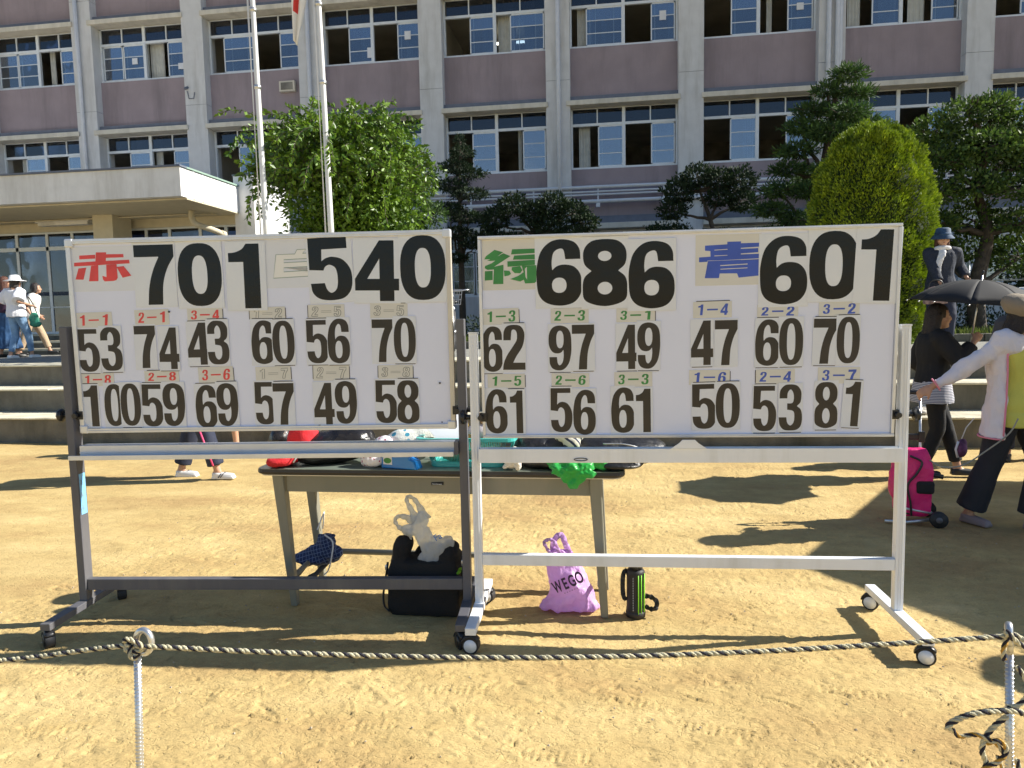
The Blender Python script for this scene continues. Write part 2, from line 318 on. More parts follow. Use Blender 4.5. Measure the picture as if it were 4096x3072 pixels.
def sandmat():
    m=bpy.data.materials.new('schoolyard_sand'); m.use_nodes=True; t=m.node_tree; b=t.nodes['Principled BSDF']; b.inputs['Roughness'].default_value=.95; b.inputs['Specular IOR Level'].default_value=.15
    tc=t.nodes.new('ShaderNodeTexCoord')
    def N(s,d=6,r=.6,st=(1,1,1)):
        mp=t.nodes.new('ShaderNodeMapping'); mp.inputs['Scale'].default_value=st; t.links.new(tc.outputs['Object'],mp.inputs[0])
        n=t.nodes.new('ShaderNodeTexNoise'); n.inputs['Scale'].default_value=s; n.inputs['Detail'].default_value=d; n.inputs['Roughness'].default_value=r; t.links.new(mp.outputs[0],n.inputs['Vector']); return n
    n1=N(.7,8,.62,(1,2.2,1)); n2=N(9,8,.7); n3=N(160,4,.7)
    r=t.nodes.new('ShaderNodeValToRGB'); e=r.color_ramp.elements; e[0].position=.33; e[0].color=(.41,.275,.12,1); e[1].position=.66; e[1].color=(.61,.46,.215,1)
    q=e.new(.5); q.color=(.5,.365,.158,1); t.links.new(n1.outputs[0],r.inputs[0])
    mr=t.nodes.new('ShaderNodeMapRange'); mr.inputs[1].default_value=.3; mr.inputs[2].default_value=.7; mr.inputs[3].default_value=.88; mr.inputs[4].default_value=1.12; t.links.new(n2.outputs[0],mr.inputs[0])
    mx=t.nodes.new('ShaderNodeMix'); mx.data_type='RGBA'; mx.blend_type='MULTIPLY'; mx.inputs[0].default_value=1; t.links.new(r.outputs[0],mx.inputs[6]); t.links.new(mr.outputs[0],mx.inputs[7])
    mr3=t.nodes.new('ShaderNodeMapRange'); mr3.inputs[1].default_value=.3; mr3.inputs[2].default_value=.7; mr3.inputs[3].default_value=.85; mr3.inputs[4].default_value=1.15; t.links.new(n3.outputs[0],mr3.inputs[0])
    mx2=t.nodes.new('ShaderNodeMix'); mx2.data_type='RGBA'; mx2.blend_type='MULTIPLY'; mx2.inputs[0].default_value=1; t.links.new(mx.outputs[2],mx2.inputs[6]); t.links.new(mr3.outputs[0],mx2.inputs[7])
    # faint chalk lime line marked on the sand: a strip, with its own shape
    t.links.new(mx2.outputs[2],b.inputs['Base Color'])
    bp=t.nodes.new('ShaderNodeBump'); bp.inputs['Strength'].default_value=.6; bp.inputs['Distance'].default_value=.008
    nb=N(70,8,.75); t.links.new(nb.outputs[0],bp.inputs['Height'])
    sc_=N(24,3,.5,(1,1.5,1)); sc_.inputs['Distortion'].default_value=1.6; sr=t.nodes.new('ShaderNodeValToRGB'); sr.color_ramp.elements[0].position=.54; sr.color_ramp.elements[1].position=.63; t.links.new(sc_.outputs[0],sr.inputs[0])
    bp3=t.nodes.new('ShaderNodeBump'); bp3.inputs['Strength'].default_value=.5; bp3.inputs['Distance'].default_value=.006; bp3.invert=True; t.links.new(sr.outputs[0],bp3.inputs['Height']); t.links.new(bp3.outputs[0],bp.inputs['Normal'])
    bp2=t.nodes.new('ShaderNodeBump'); bp2.inputs['Strength'].default_value=.2; bp2.inputs['Distance'].default_value=.02; nb2=N(8,9,.7,(1,2.5,1)); t.links.new(nb2.outputs[0],bp2.inputs['Height']); t.links.new(bp.outputs[0],bp2.inputs['Normal'])
    t.links.new(bp2.outputs[0],b.inputs['Normal']); return m
me.materials.append(sandmat()); link('ground',me,kind='structure')
# small pebbles scattered on the sand: nobody could count them
pb=MB()
for _ in range(650):
    x=rg.uniform(-3.2,2.4); y=rg.uniform(1.5,6.5); r=rg.uniform(.0015,.0055)
    pb.add([(x-r,y-r*.7,.004),(x+r,y-r,.003),(x+r*.8,y+r,.004),(x-r*.6,y+r*.9,.003),(x,y,.004+r*1.1)],[(0,1,4),(1,2,4),(2,3,4),(3,0,4)])
obj('gravel',pb,mat('pebble',(.4,.33,.24),.9,var=.3,vscale=40),kind='stuff')
# ------------------------------------------------ bleacher steps and terrace
def step(y0,y1,z0,z1,label):
    o=bpy.data.objects.new('bleacher_step',None); COL.objects.link(o); o['kind']='structure'
    g=random.Random(int(y0*100)); x=-26.0
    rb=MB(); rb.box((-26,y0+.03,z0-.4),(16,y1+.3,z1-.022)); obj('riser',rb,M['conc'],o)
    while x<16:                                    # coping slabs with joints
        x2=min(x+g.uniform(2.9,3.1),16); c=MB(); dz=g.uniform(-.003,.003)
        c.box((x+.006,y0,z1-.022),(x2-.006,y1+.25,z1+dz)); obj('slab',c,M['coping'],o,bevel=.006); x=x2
for a in ((8.0,8.62,0,.326),(8.62,9.17,.326,.634),(9.17,9.62,.634,.93)): step(*a,None)
tb=MB(); tb.box((-60,9.63,.3),(60,12.78,.926)); struct('terrace_pavement',tb,M['pave'])
# concrete kerb blocks along the garden
kb=bpy.data.objects.new('kerb',None); COL.objects.link(kb); kb['kind']='structure'
x=-8.9
while x<16:
    c=MB(); c.box((x+.005,12.8,.8),(x+.99,12.98,1.06+random.uniform(-.004,.004))); obj('kerb_stone',c,M['conc'],kb,bevel=.01); x+=1.0
gb=MB(); gb.box((-8.9,13.0,.6),(60,22.9,1.0)); struct('garden_bed',gb,M['soil'])
lb=MB(); lb.box((-60,13.2,.3),(-8.92,14.2,1.03)); lb.box((-60,14.203,.3),(-8.92,15.7,1.17)); lb.box((-60,15.703,.3),(-8.92,17.2,1.31)); struct('entrance_steps',lb,M['conc'])
lt=MB()
for y,z in ((13.2,1.03),(14.2,1.17),(15.7,1.31)): lt.box((-60,y-.012,z-.035),(-8.925,y+.1,z+.006))
struct('entrance_step_edges',lt,M['coping'])
# ------------------------------------------------ school building
D=22.7; PITCH=4.007; PX=lambda i:(.105+.1765*(i-6))*D
Z1,Z2,Z3,Z4,Z5=4.43,8.17,11.76,15.36,16.6
B=thing('school_building','long mauve four storey school building with pale pillars behind the trees','building',(0,D,0))
x0,x1=PX(-2),PX(12)
def bx(name,a,b,m,par=B,smooth=False): mb=MB(); mb.box((a[0],a[1]-D,a[2]),(b[0],b[1]-D,b[2])); return obj(name,mb,m,par,smooth)
BAYS=range(-2,12)
floors=[(Z1,Z2,6.15,8.0,7.47),(Z2,Z3,9.83,11.58,11.03),(Z3,Z4,13.45,15.2,14.65)]
for i in range(-2,13):
    x=PX(i); w_=.37
    zz=[.9,5.05,8.75,12.35,17.0]
    for a,b in zip(zz[:-1],zz[1:]): bx('pillar',(x-w_,D,a+.012),(x+w_,D+.75,b),M['pillar'])
    bx('pillar_joint',(x-w_+.01,D+.012,.9),(x+w_-.01,D+.7,17),M['flash'])
rooms_=MB()
random.seed(11)
ax=lambda i:(PX(i)+.37,PX(i+1)-.37)
frame_cache={}
def windowbay(xa,xb,zs,zt,zm,pattern,seed):
    """frame with transom panes over two pairs of sliding sashes; '1' closed sash, '0' open gap"""
    W_=xb-xa; yb=D+.40; xm=(xa+xb)/2
    f=MB(); o=lambda x0,x1,z0,z1,y0=0,y1=.08:f.box((x0,y0,z0),(x1,y1,z1))
    o(xa,xb,zs-.05,zs+.02,-.02,.1); o(xa,xb,zt-.05,zt); o(xa,xa+.05,zs,zt); o(xb-.05,xb,zs,zt); o(xm-.05,xm+.05,zs,zt,-.01,.09); o(xa,xb,zm-.04,zm+.04,-.006,.086)
    for k in (.25,.75): q=xa+W_*k; o(q-.018,q+.018,zm,zt)
    f.v=[(p[0]-xm,p[1],p[2]) for p in f.v]
    win=obj('window',f,M['alu'],B,loc=(xm,yb-D,0))
    ex=[xa+.05,xa+W_*.25,xm,xa+W_*.75,xb-.05]
    for k in range(4):
        p=MB(); p.box((ex[k]-xm+.01,.035,zm+.03),(ex[k+1]-xm-.01,.04,zt-.03)); obj('pane',p,M['glass2'],win)
    for k in range(4):
        if pattern[k]=='0': continue
        sh={'1':0,'2':-.45*(ex[1]-ex[0]),'3':.3*(ex[1]-ex[0])}[pattern[k]]
        a=ex[k]+.02+(sh if sh<0 else 0); b=ex[k+1]-.02
        a-=xm; b-=xm; s=MB(); y=.03 if k%2 else .055
        h=(zm-.04)-(zs+.02)
        for zz_ in (zs+.02,zm-.08): s.box((a,y-.015,zz_),(b,y+.015,zz_+.04))
        s.box((a,y-.015,zs+.02),(a+.035,y+.015,zm-.04)); s.box((b-.035,y-.015,zs+.02),(b,y+.015,zm-.04))
        for j in (1,2): s.box((a,y-.012,zs+h*j/3),(b,y+.012,zs+h*j/3+.025))
        if k%2 and random.random()<.8:
            s.box((a+.11,y+.002,zs+.03),(a+.135,y+.014,zm-.05)); 
        if sh: s.box((b-.28,y+.002,zs+.03),(b-.255,y+.014,zm-.05)); s.box((a+.28,y+.002,zs+.03),(a+.305,y+.014,zm-.05))
        obj('sash',s,M['alu'],win)
        for j in range(3):
            p=MB(); p.box((a+.03,y-.003,zs+.03+h*j/3),(b-.03,y+.003,zs+h*(j+1)/3)); obj('pane',p,M['glassb'] if zs<9 or j==2 else M['glass'],win)
    cr=random.Random(int(xa*10)+int(zs*100))
    for k in range(4):
        if cr.random()<.45:
            cw=cr.uniform(.15,.7)*(ex[k+1]-ex[k]); cx0=ex[k]+cr.random()*(ex[k+1]-ex[k]-cw)-xm; c=MB(); nn=14
            vs=[(cx0+cw*i/nn,.28+.025*math.sin(i*1.9),z) for z in (zs-.1,zt-.02) for i in range(nn+1)]; c.add(vs,[(i,i+1,i+nn+2,i+nn+1) for i in range(nn)]); obj('curtain',c,M['curtain'],win,True)
    return win
M['curtain']=mat('pale_curtain',(.5,.52,.5),.9,var=.1)
pats={(1,0):'1101',(1,1):'1101',(1,2):'0201',(1,3):'0101',(1,4):'0102',(1,5):'0201',(0,0):'0101',(0,1):'0101'}
for fl,(zb,zt_,zs,ztop,zm) in enumerate(floors):
    for i in BAYS:
        xa,xb=ax(i)
        bx('spandrel',(xa,D+.32,zb),(xb,D+.5,zs-.05),M['wall'])
        lg=MB(); lg.box((xa-(.12 if i%2 else .05),-.06,zt_-.2),(xb+.06,.5,zt_-.05)); obj('ledge',lg,M['ledge'],B,bevel=.01)
        bx('ledge_flashing',(xa,D+.1,zt_-.048),(xb,D+.33,zt_+.1),M['flash'])
        bx('lintel',(xa,D+.38,ztop),(xb,D+.55,zt_-.2),M['cream'])
        if fl<2 or i<8: windowbay(xa,xb,zs,ztop,zm,pats.get((fl,i),'0101'),i)
# ground floor
for i in BAYS:
    xa,xb=ax(i)
    bx('spandrel',(xa,D+.32,.9),(xb,D+.5,2.2),M['cream'] if i<3 else M['pillar'])
    lg=MB(); lg.box((xa,-.06,Z1-.22),(xb,.5,Z1-.05)); obj('ledge',lg,M['ledge'],B,bevel=.01)
    bx('ledge_flashing',(xa,D+.1,Z1-.048),(xb,D+.33,Z1+.18),M['flash'])
    windowbay(xa,xb,2.25,4.2,3.7,'1111',i)
bx('parapet',(x0,D+.2,Z4+.06),(x1,D+.6,17.0),M['wall'])
# interior: floor slabs, back walls, partitions, corridor boards
for z in (.95,4.25,8.0,11.6,15.25): bx('floor_slab',(x0,D+.52,z),(x1,D+9,z+.22),M['room'])
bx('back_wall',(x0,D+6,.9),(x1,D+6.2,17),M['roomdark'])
for i in range(-2,13,2): bx('partition_wall',(PX(i)-.1,D+.76,.95),(PX(i)+.1,D+5.98,15.3),M['room'])
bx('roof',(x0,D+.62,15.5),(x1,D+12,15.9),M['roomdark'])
for z in (4.47,8.22,11.82):
    for i in range(-2,12):
        if (i+int(z))%3: bx('chalkboard',(PX(i)+.5,D+5.85,z+.9),(PX(i)+3.2,D+5.98,z+2.1),M['roomdark'])
        bx('cupboard',(PX(i)+.6,D+5.3,z),(PX(i)+2.8,D+5.8,z+1.0+.5*((i*7)%3)/2),M['room'])
lampm=bpy.data.materials.new('lit_tube'); lampm.use_nodes=True; lampm.node_tree.nodes['Principled BSDF'].inputs['Emission Color'].default_value=(1,.97,.8,1); lampm.node_tree.nodes['Principled BSDF'].inputs['Emission Strength'].default_value=2.5
for i,z in ((4,10.95),):
    lp=MB(); lp.box((-4.0,3.1,11.13),(-3.0,3.2,11.19)); obj('ceiling_lamp',lp,lampm,B)
# drain pipes and wall pipes
for i in (-1,1,3,5,7,9):
    for k in ([-.12,.12,.2] if i==7 else [0.02]):
        p=MB(); p.cyl((PX(i)+k-(.12 if i==1 else 0),-.09,1),(PX(i)+k-(.12 if i==1 else 0),-.09,17),.065,10); obj('drain_pipe',p,M['pipe'],B,True)
for z,r in ((5.47,.055),(5.33,.03),(5.24,.03),(5.03,.06)):
    p=MB(); p.cyl((PX(3)+.4,-.08 if z!=5.03 else -.12,z),(PX(9),-.08 if z!=5.03 else -.12,z),r,8); obj('wall_pipe',p,M['pipe'],B,True)
for i in range(3,9):
    for k in (.3,.8):
        p=MB(); xx=PX(i)+4*k; p.box((xx-.02,-.1,4.9),(xx+.02,.0,5.5)); p.box((xx-.06,-.2,4.85),(xx+.06,-.08,4.97)); obj('pipe_bracket',p,M['pipe'],B)
# vent box, notices taped inside the panes
v=MB(); v.box((PX(3)-1.15,.18,9.05),(PX(3)-.62,.315,9.38)); v2=MB(); v2.box((PX(3)-1.09,.17,9.1),(PX(3)-.68,.178,9.33)); vo=obj('wall_vent',v,M['ledge'],B); obj('vent_grille',v2,M['roomdark'],vo)
for xx,zz_,hh in ((PX(1)+1.62,10.45,.2),(PX(1)+3.3,10.18,.2),(PX(3)+1.92,10.15,.32),(PX(3)+3.18,10.6,.26),(PX(5)+3.2,10.6,.28),(PX(6)+3.2,10.55,.2),(PX(8)+1.6,10.3,.2)):
    n=MB(); n.box((xx-.1,.405,zz_-hh/2),(xx+.1,.41,zz_+hh/2)); obj('notice',n,M['papers'],B)
# security lamp with looped cable on the second pillar
sc_=MB(); sc_.cyl((PX(2)-.27,-.14,9.25),(PX(2)-.27,-.0,9.32),.045,10); sc_.tube([(PX(2)-.27,-.02,9.2),(PX(2)-.22,-.03,8.95),(PX(2)-.05,-.03,8.95),(PX(2)-.02,-.02,9.15)],.012,6); obj('wall_lamp',sc_,M['flash'],B,True)

# ------------------------------------------------ entrance wing with canopy
E_=thing('entrance_canopy','deep white entrance canopy with sunlit end at the left of the building','canopy',(0,16.9,0))
def ebx(name,a,b,m,par=E_,bevel=0): mb=MB(); mb.box((a[0],a[1]-16.9,a[2]),(b[0],b[1]-16.9,b[2])); return obj(name,mb,m,par,bevel=bevel)
CX=-9.18
ebx('fascia',(-30,14.5,4.24),(CX,14.7,4.86),M['canopy']); 
for a,b in ((14.7,14.98),(14.995,15.35),(15.365,16.9)): ebx('end_panel',(CX-.2,a+.0,4.24),(CX-.002,b-.0,4.86),M['canopy'])
for y in (14.98,15.35): ebx('panel_joint',(CX-.18,y-.01,4.25),(CX+.012,y+.025,4.85),M['alu'])
ebx('coping',(-30,14.46,4.862),(CX+.03,14.72,4.9),M['flash']); ebx('coping',(CX-.22,14.722,4.862),(CX+.03,16.9,4.9),mat('green_coping',(.25,.36,.3),.6))
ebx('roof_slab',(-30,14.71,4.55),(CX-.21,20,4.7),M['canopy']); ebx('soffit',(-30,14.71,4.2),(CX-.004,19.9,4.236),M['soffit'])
ebx('beam',(-30,17.1,3.98),(-9.35,17.4,4.198),M['cream'])
ebx('end_wall',(-9.3,16.92,.9),(-8.78,17.6,5.12),M['canopy']); ebx('side_wall',(-8.99,17.605,.9),(-8.8,D-.02,5.1),M['pillar']); ebx('coping',(-9.32,16.9,5.122),(-8.76,17.62,5.16),M['flash'])
ebx('column',(-12.65,16.2,1.3),(-12.12,16.9,4.199),M['cream'])
# glazed screen: frame, panes, doors
yy=17.15
fr=MB(); f_=lambda a,b,c,d,w=.06: fr.box((a,yy-16.9,c),(b,yy-16.9+w,d))
f_(-30,-9.35,3.5,3.6); f_(-30,-9.35,1.311,1.37); f_(-30,-9.35,3.93,3.978)
mull=[-16.9,-15.65,-14.76,-14.02,-13.2,-12.66,-11.9,-11.25,-10.4,-9.7,-18.2,-19.5,-21,-22.5,-24,-26]
for q in mull: f_(q-.04,q+.04,1.37,3.93,.065)
for a,b in ((-14.76,-14.02),(-15.65,-14.76),(-14.02,-13.2),(-16.9,-15.65)): fr.box((a+.04,yy-16.88,2.32),(b-.04,yy-16.86,2.42)); fr.box((a+.04,yy-16.92,2.0),(b-.04,yy-16.89,2.025)) 
obj('door_frame',fr,M['alu'],E_)
ms=sorted(mull); 
for a,b in zip(ms[:-1],ms[1:]):
    for z0,z1 in ((1.37,3.5),(3.6,3.93)): 
        p=MB(); p.box((a+.04,yy-16.88,z0),(b-.04,yy-16.875,z1)); obj('pane',p,M['glass2'],E_)
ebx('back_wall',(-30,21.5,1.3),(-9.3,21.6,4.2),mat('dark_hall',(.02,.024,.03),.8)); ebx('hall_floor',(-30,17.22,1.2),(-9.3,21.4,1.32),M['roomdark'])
lf=MB(); lf.box((-14.55,-.25,4.07),(-13.15,-.05,4.14)); lf.box((-14.6,-.28,4.14),(-13.1,-.02,4.197)); obj('soffit_lamp',lf,M['canopy'],E_)
cp=MB(); cp.tube([(-20,-.4,4.17),(-14.6,-.4,4.17),(-12,-.5,4.15),(-10.6,-.42,4.17),(-9.6,-.3,4.16)],.018,6); obj('conduit',cp,M['soffit'],E_,True)
pp=MB(); pp.tube(catmull([(-9.98,-.75,4.2),(-9.98,-.75,4.02),(-9.9,-.7,3.88),(-9.66,-.5,3.78),(-9.5,-.3,3.68),(-9.45,-.25,3.5),(-9.45,-.25,1.3)],6),.07,12); obj('drain_pipe',pp,M['cream'],E_,True)
# flag poles
pm=mat('white_pole_paint',(.72,.72,.7),.35,metal=.2,var=.04)
def flagpole(x,y,lean,label):
    t=thing('flagpole',label,'flagpole',(x,y,.93),0,'flagpoles on the terrace')
    p=MB(); p.tube([(0,0,0),(lean*2,0,2.1),(lean*5.5,0,5.5),(lean*9,0,9)],[.047,.044,.036,.03],14); obj('pole',p,pm,t,True)
    b=MB(); b.box((-.22,-.22,-.02),(.22,.22,.16)); obj('base',b,M['conc'],t,bevel=.02)
    for z in (1.62,4.0,5.1):
        c=MB(); c.cyl((lean*z,0,z),(lean*z,0,z+.05),.052,14); obj('collar',c,M['galv'],t,True)
    r=MB(); r.tube([(-.075,-.03,.9),(lean*5-.07,-.03,5),(lean*9-.04,-.03,8.9)],.006,5); r.tube([(-.1,-.02,.9),(lean*5-.055,-.03,5),(lean*9-.035,-.03,8.9)],.006,5); obj('halyard',r,M['papers'],t,True)
    return t
flagpole(-5.155,10.3,-.0095,'left white flagpole rising behind the scoreboard of the red team')
flagpole(-4.125,10.3,-.0125,'right white flagpole carrying the limp white and red flag')
fg=MB(); R_=[]
for i in range(15):
    z=6.9-i*.1014; wd=.3*(1-i/15)**.7+.012; ring=[]
    for k in range(13):
        u=k/12; ring.append(V((-4.22-wd*u*1.15-.19*(i/14)**1.2*1.6, 10.26+.05*math.sin(u*11+i*.25)*(1-.4*i/14), z+.10*u)))
    R_.append(ring)
vs=[p for r in R_ for p in r]; fs=[(i*13+k,i*13+k+1,(i+1)*13+k+1,(i+1)*13+k) for i in range(14) for k in range(12)]
fg.add(vs,fs); fo=obj('flag',fg,[mat('flag_white',(.78,.77,.74),.8),mat('flag_red',(.65,.05,.04),.8)],None,True,); tag(fo,'limp white flag with a red patch hanging from the right pole','flag')
for p in fo.data.polygons:
    c=p.center
    if c.z>5.98 and 5<(p.index%12)<9 : p.material_index=1
md=fo.modifiers.new('s','SOLIDIFY'); md.thickness=.003
# ------------------------------------------------ foliage
def leafmesh(name,P,Dr,size,m,aspect=.5,fold=.25,rs=None):
    """one pointed two-triangle leaf (folded) per point; P positions, Dr directions, size per leaf"""
    rs=rs or np.random; n=len(P); Dr=Dr/np.maximum(np.linalg.norm(Dr,axis=1,keepdims=True),1e-6)
    rd=rs.normal(size=(n,3)); S=np.cross(Dr,rd); S/=np.maximum(np.linalg.norm(S,axis=1,keepdims=True),1e-6); Nn=np.cross(S,Dr)
    sz=np.broadcast_to(np.asarray(size,float),(n,))[:,None]
    tip=P+Dr*sz; a=P+Dr*sz*.45+S*sz*aspect*.5+Nn*sz*fold*.3; b=P+Dr*sz*.45-S*sz*aspect*.5+Nn*sz*fold*.3
    co=np.stack([P,a,tip,b],1).reshape(-1,3)
    me=bpy.data.meshes.new(name); me.vertices.add(n*4); me.vertices.foreach_set('co',co.ravel())
    i=np.arange(n)*4; tr=np.stack([i,i+1,i+2,i,i+2,i+3],1).ravel()
    me.loops.add(n*6); me.loops.foreach_set('vertex_index',tr); me.polygons.add(n*2)
    me.polygons.foreach_set('loop_start',np.arange(0,n*6,3)); me.polygons.foreach_set('loop_total',np.full(n*2,3)); me.update(); me.materials.append(m); return me
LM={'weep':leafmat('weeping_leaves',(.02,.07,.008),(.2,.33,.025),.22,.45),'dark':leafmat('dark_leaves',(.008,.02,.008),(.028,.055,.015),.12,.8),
 'conif':leafmat('conifer_sprays',(.016,.042,.014),(.09,.17,.03),.25,.75),'topi':leafmat('topiary_sprays',(.055,.105,.008),(.36,.47,.012),.14,.6,6),
 'right':leafmat('glossy_leaves',(.014,.04,.01),(.13,.21,.03),.3,.6),'grass':M['grass']}
def clumps(C_,n,leaf,rs,up=.5,surf=.55,spray=0):
    """leaves in ellipsoidal clumps, denser at the surface, uneven; returns points and directions"""
    P=[];Dd=[];vol=np.array([c[3]*c[4]*c[5] for c in C_])**.75; cnt=(n*vol/vol.sum()).astype(int)
    for c,k in zip(C_,cnt):
        d=rs.normal(size=(k,3)); d/=np.linalg.norm(d,axis=1,keepdims=True); r=surf+(1-surf)*rs.rand(k)**.6
        lump=1+.22*np.sin(d[:,0]*7+c[0]*3)*np.cos(d[:,1]*6+c[2])+.15*np.sin(d[:,2]*9+c[1]*2)
        p=d*(r*lump)[:,None]*np.array(c[3:6]); P.append(p+np.array(c[:3])); q=d*.8+rs.normal(size=(k,3))*.5; q[:,2]+=up; Dd.append(q)
    return np.concatenate(P),np.concatenate(Dd)
def limb(mb,a,b,r0,r1,rs,sag=.0,n=6):
    a=V(a);b=V(b); L=(b-a).length; pts=[]
    for i in range(n+1):
        t=i/n; p=a.lerp(b,t)+V(tuple(rs.normal(size=3)*L*.03*math.sin(PI*t)))+V((0,0,sag*math.sin(PI*t))); pts.append(p)
    mb.tube(pts,[r0+(r1-r0)*i/n for i in range(n+1)],8)
def tree(name,label,cat,base,C_,n,leaf,m,trunk,r0,seed,up=.4,aspect=.5,twigs=True,group=None,surf=.5,flat=0):
    rs=np.random.RandomState(seed); t=thing(name,label,cat,base,0,group)
    if flat: C_=[(c[0],c[1],c[2],c[3]*.9,c[4]*.9,c[5]*flat) for c in C_]
    rel=[(c[0]-base[0],c[1]-base[1],c[2]-base[2],*c[3:]) for c in C_]
    P,Dd=clumps(rel,n,leaf,rs,up,surf)
    link('crown',leafmesh('crown',P,Dd,leaf*rs.uniform(.6,1.3,len(P)),m,aspect,rs=rs),t)
    mb=MB(); tp=[V(p) for p in trunk]; k=len(tp); mb.tube(catmull(tp,4),[r0*(1-.75*i/((k-1)*4)) for i in range((k-1)*4+1)],10)
    obj('trunk',mb,M['bark'],t,True)
    for c in rel:
        cands=[q for q in tp if q.z<c[2]+.1] or tp[:1]; q=min(cands,key=lambda q:(q-V(c[:3])).length)
        lb_=MB(); limb(lb_,q,(c[0],c[1],c[2]-.1*c[5]),r0*.38,r0*.12,rs)
        for _ in range(5 if twigs else 0):
            e=V(c[:3])+V(tuple(rs.normal(size=3)*np.array(c[3:6])*.55)); limb(lb_,(c[0],c[1],c[2]-.1*c[5]),e,r0*.12,r0*.03,rs,n=3)
        obj('branch',lb_,M['bark'],t,True)
    return t
def weeping():
    rs=np.random.RandomState(5); bx_,by_=-4.72,12.6; t=thing('weeping_tree','weeping broadleaf tree with bright drooping leaf strands behind the two flagpoles','tree',(bx_,by_,.93))
    tr=MB(); tr.tube(catmull([(0,0,0),(.08,0,1.2),(-.05,.05,2.4),(.05,0,3.3)],5),[.17-.005*i for i in range(16)],10); obj('trunk',tr,M['bark'],t,True)
    P=[];Dd=[]; heads=[]
    tops=[(a*.72,b,c-.42) for a,b,c in [(-1.35,0,3.85),(-.9,.2,4.15),(-.3,-.1,4.25),(.25,.1,4.05),(.75,0,4.2),(1.2,-.1,3.65),(1.55,.1,3.3),(-.5,-.6,3.9),(.5,-.7,3.8),(0,-.9,3.5),(1.0,-.6,3.4),(-1.1,-.5,3.4),(0,.7,4.0),(-.7,.8,3.8),(.9,.8,3.7)]]
    for k,h in enumerate(tops):
        br=MB(); limb(br,(.0,0,2.2+.2*(k%4)),h,.07,.02,rs,sag=.25); obj('branch',br,M['bark'],t,True)
    tw=MB()
    for s in range(520):
        h=V(tops[rs.randint(len(tops))])+V(tuple(rs.normal(size=3)*np.array([.28,.28,.16]))); a=math.atan2(h.y+rs.normal()*.5,h.x+rs.normal()*.5)
        out=rs.uniform(.1,.42); L=rs.uniform(.5,1.7) if rs.rand()<.7 else rs.uniform(.2,.6)
        if h.x< -.8: L*=.8
        if h.x>.8: L*=1.15
        p=h.copy(); d=V((math.cos(a)*out,math.sin(a)*out,.3)).normalized(); step=.045; pts=[p.copy()]
        for q in range(int(L/step)):
            d=(d+V((rs.normal()*.05,rs.normal()*.05,-.085))).normalized(); p=p+d*step; 
            if p.z<1.5 or p.x>1.5-.5*((s*7)%10)/10 or p.x<-1.8+.6*((s*3)%10)/10: break
            pts.append(p.copy())
            for side in (-1,1):
                P.append(tuple(p)); sd=d.cross(V((rs.normal(),rs.normal(),rs.normal()))).normalized(); Dd.append(tuple(d*.55+sd*.8+V((0,0,-.25))))
        if len(pts)>2: tw.tube(pts[::4]+[pts[-1]],.006,3)
    obj('twigs',tw,M['bark'],t,kind='stuff')
    C2=[(x*.85,y*.8,z-.45,.5,.5,.4) for x,y,z in tops]+[(x*.8,y*.7+.2,z-1.3,.5,.45,.6) for x,y,z in tops]+[(x*.75,.4,1.9,.5,.4,.5) for x,y,z in tops[::2]]; p2,d2=clumps(C2,22000,.07,rs,-.1,.1); P=np.concatenate([np.array(P),p2]); Dd=np.concatenate([np.array(Dd),d2])
    n=len(P); link('crown',leafmesh('crown',P,Dd,rs.uniform(.07,.13,n),LM['weep'],.5,rs=rs),t)
weeping()
def topiary():
    rs=np.random.RandomState(9); cx,cy=3.86,11.6; t=thing('topiary_bush','large clipped yellow green domed topiary behind the right scoreboard','shrub',(cx,cy,.95))
    prof=[(0,.55),(.3,.74),(.8,.86),(1.4,.9),(2.0,.86),(2.45,.77),(2.8,.65),(3.05,.49),(3.2,.3),(3.27,.02)]
    core=MB(); core.lathe([(max(.02,r-.09),z-.02) for z,r in prof],24); obj('core',core,mat('topiary_inner',(.02,.035,.006),.95),t,True)
    n=85000; zz=np.array([p[0] for p in prof]); rr=np.array([p[1] for p in prof]); z=rs.rand(n)*3.27; 
    top=rs.rand(n)<.16; z=np.where(top,3.27-rs.rand(n)**2*.5,z); r=np.interp(z,zz,rr); a=rs.rand(n)*2*PI
    dz=np.interp(z+.05,zz,rr)-r; nrm=np.stack([np.cos(a)*.05,np.sin(a)*.05,-dz],1); nrm/=np.linalg.norm(nrm,axis=1,keepdims=True)
    lump=.035*np.sin(a*9+z*5)+.03*np.sin(a*17-z*9)+.03*np.sin(z*13+a*4); dep=-rs.rand(n)*.09+lump
    P=np.stack([np.cos(a)*r,np.sin(a)*r,z],1)+nrm*dep[:,None]
    Dd=nrm*.75+rs.normal(size=(n,3))*.35; Dd[:,2]+=.5
    link('crown',leafmesh('crown',P,Dd,rs.uniform(.03,.065,n),LM['topi'],.42,rs=rs),t); tk=MB(); tk.cyl((0,0,-.05),(0,0,.6),.1); obj('trunk',tk,M['bark'],t,True)
topiary()
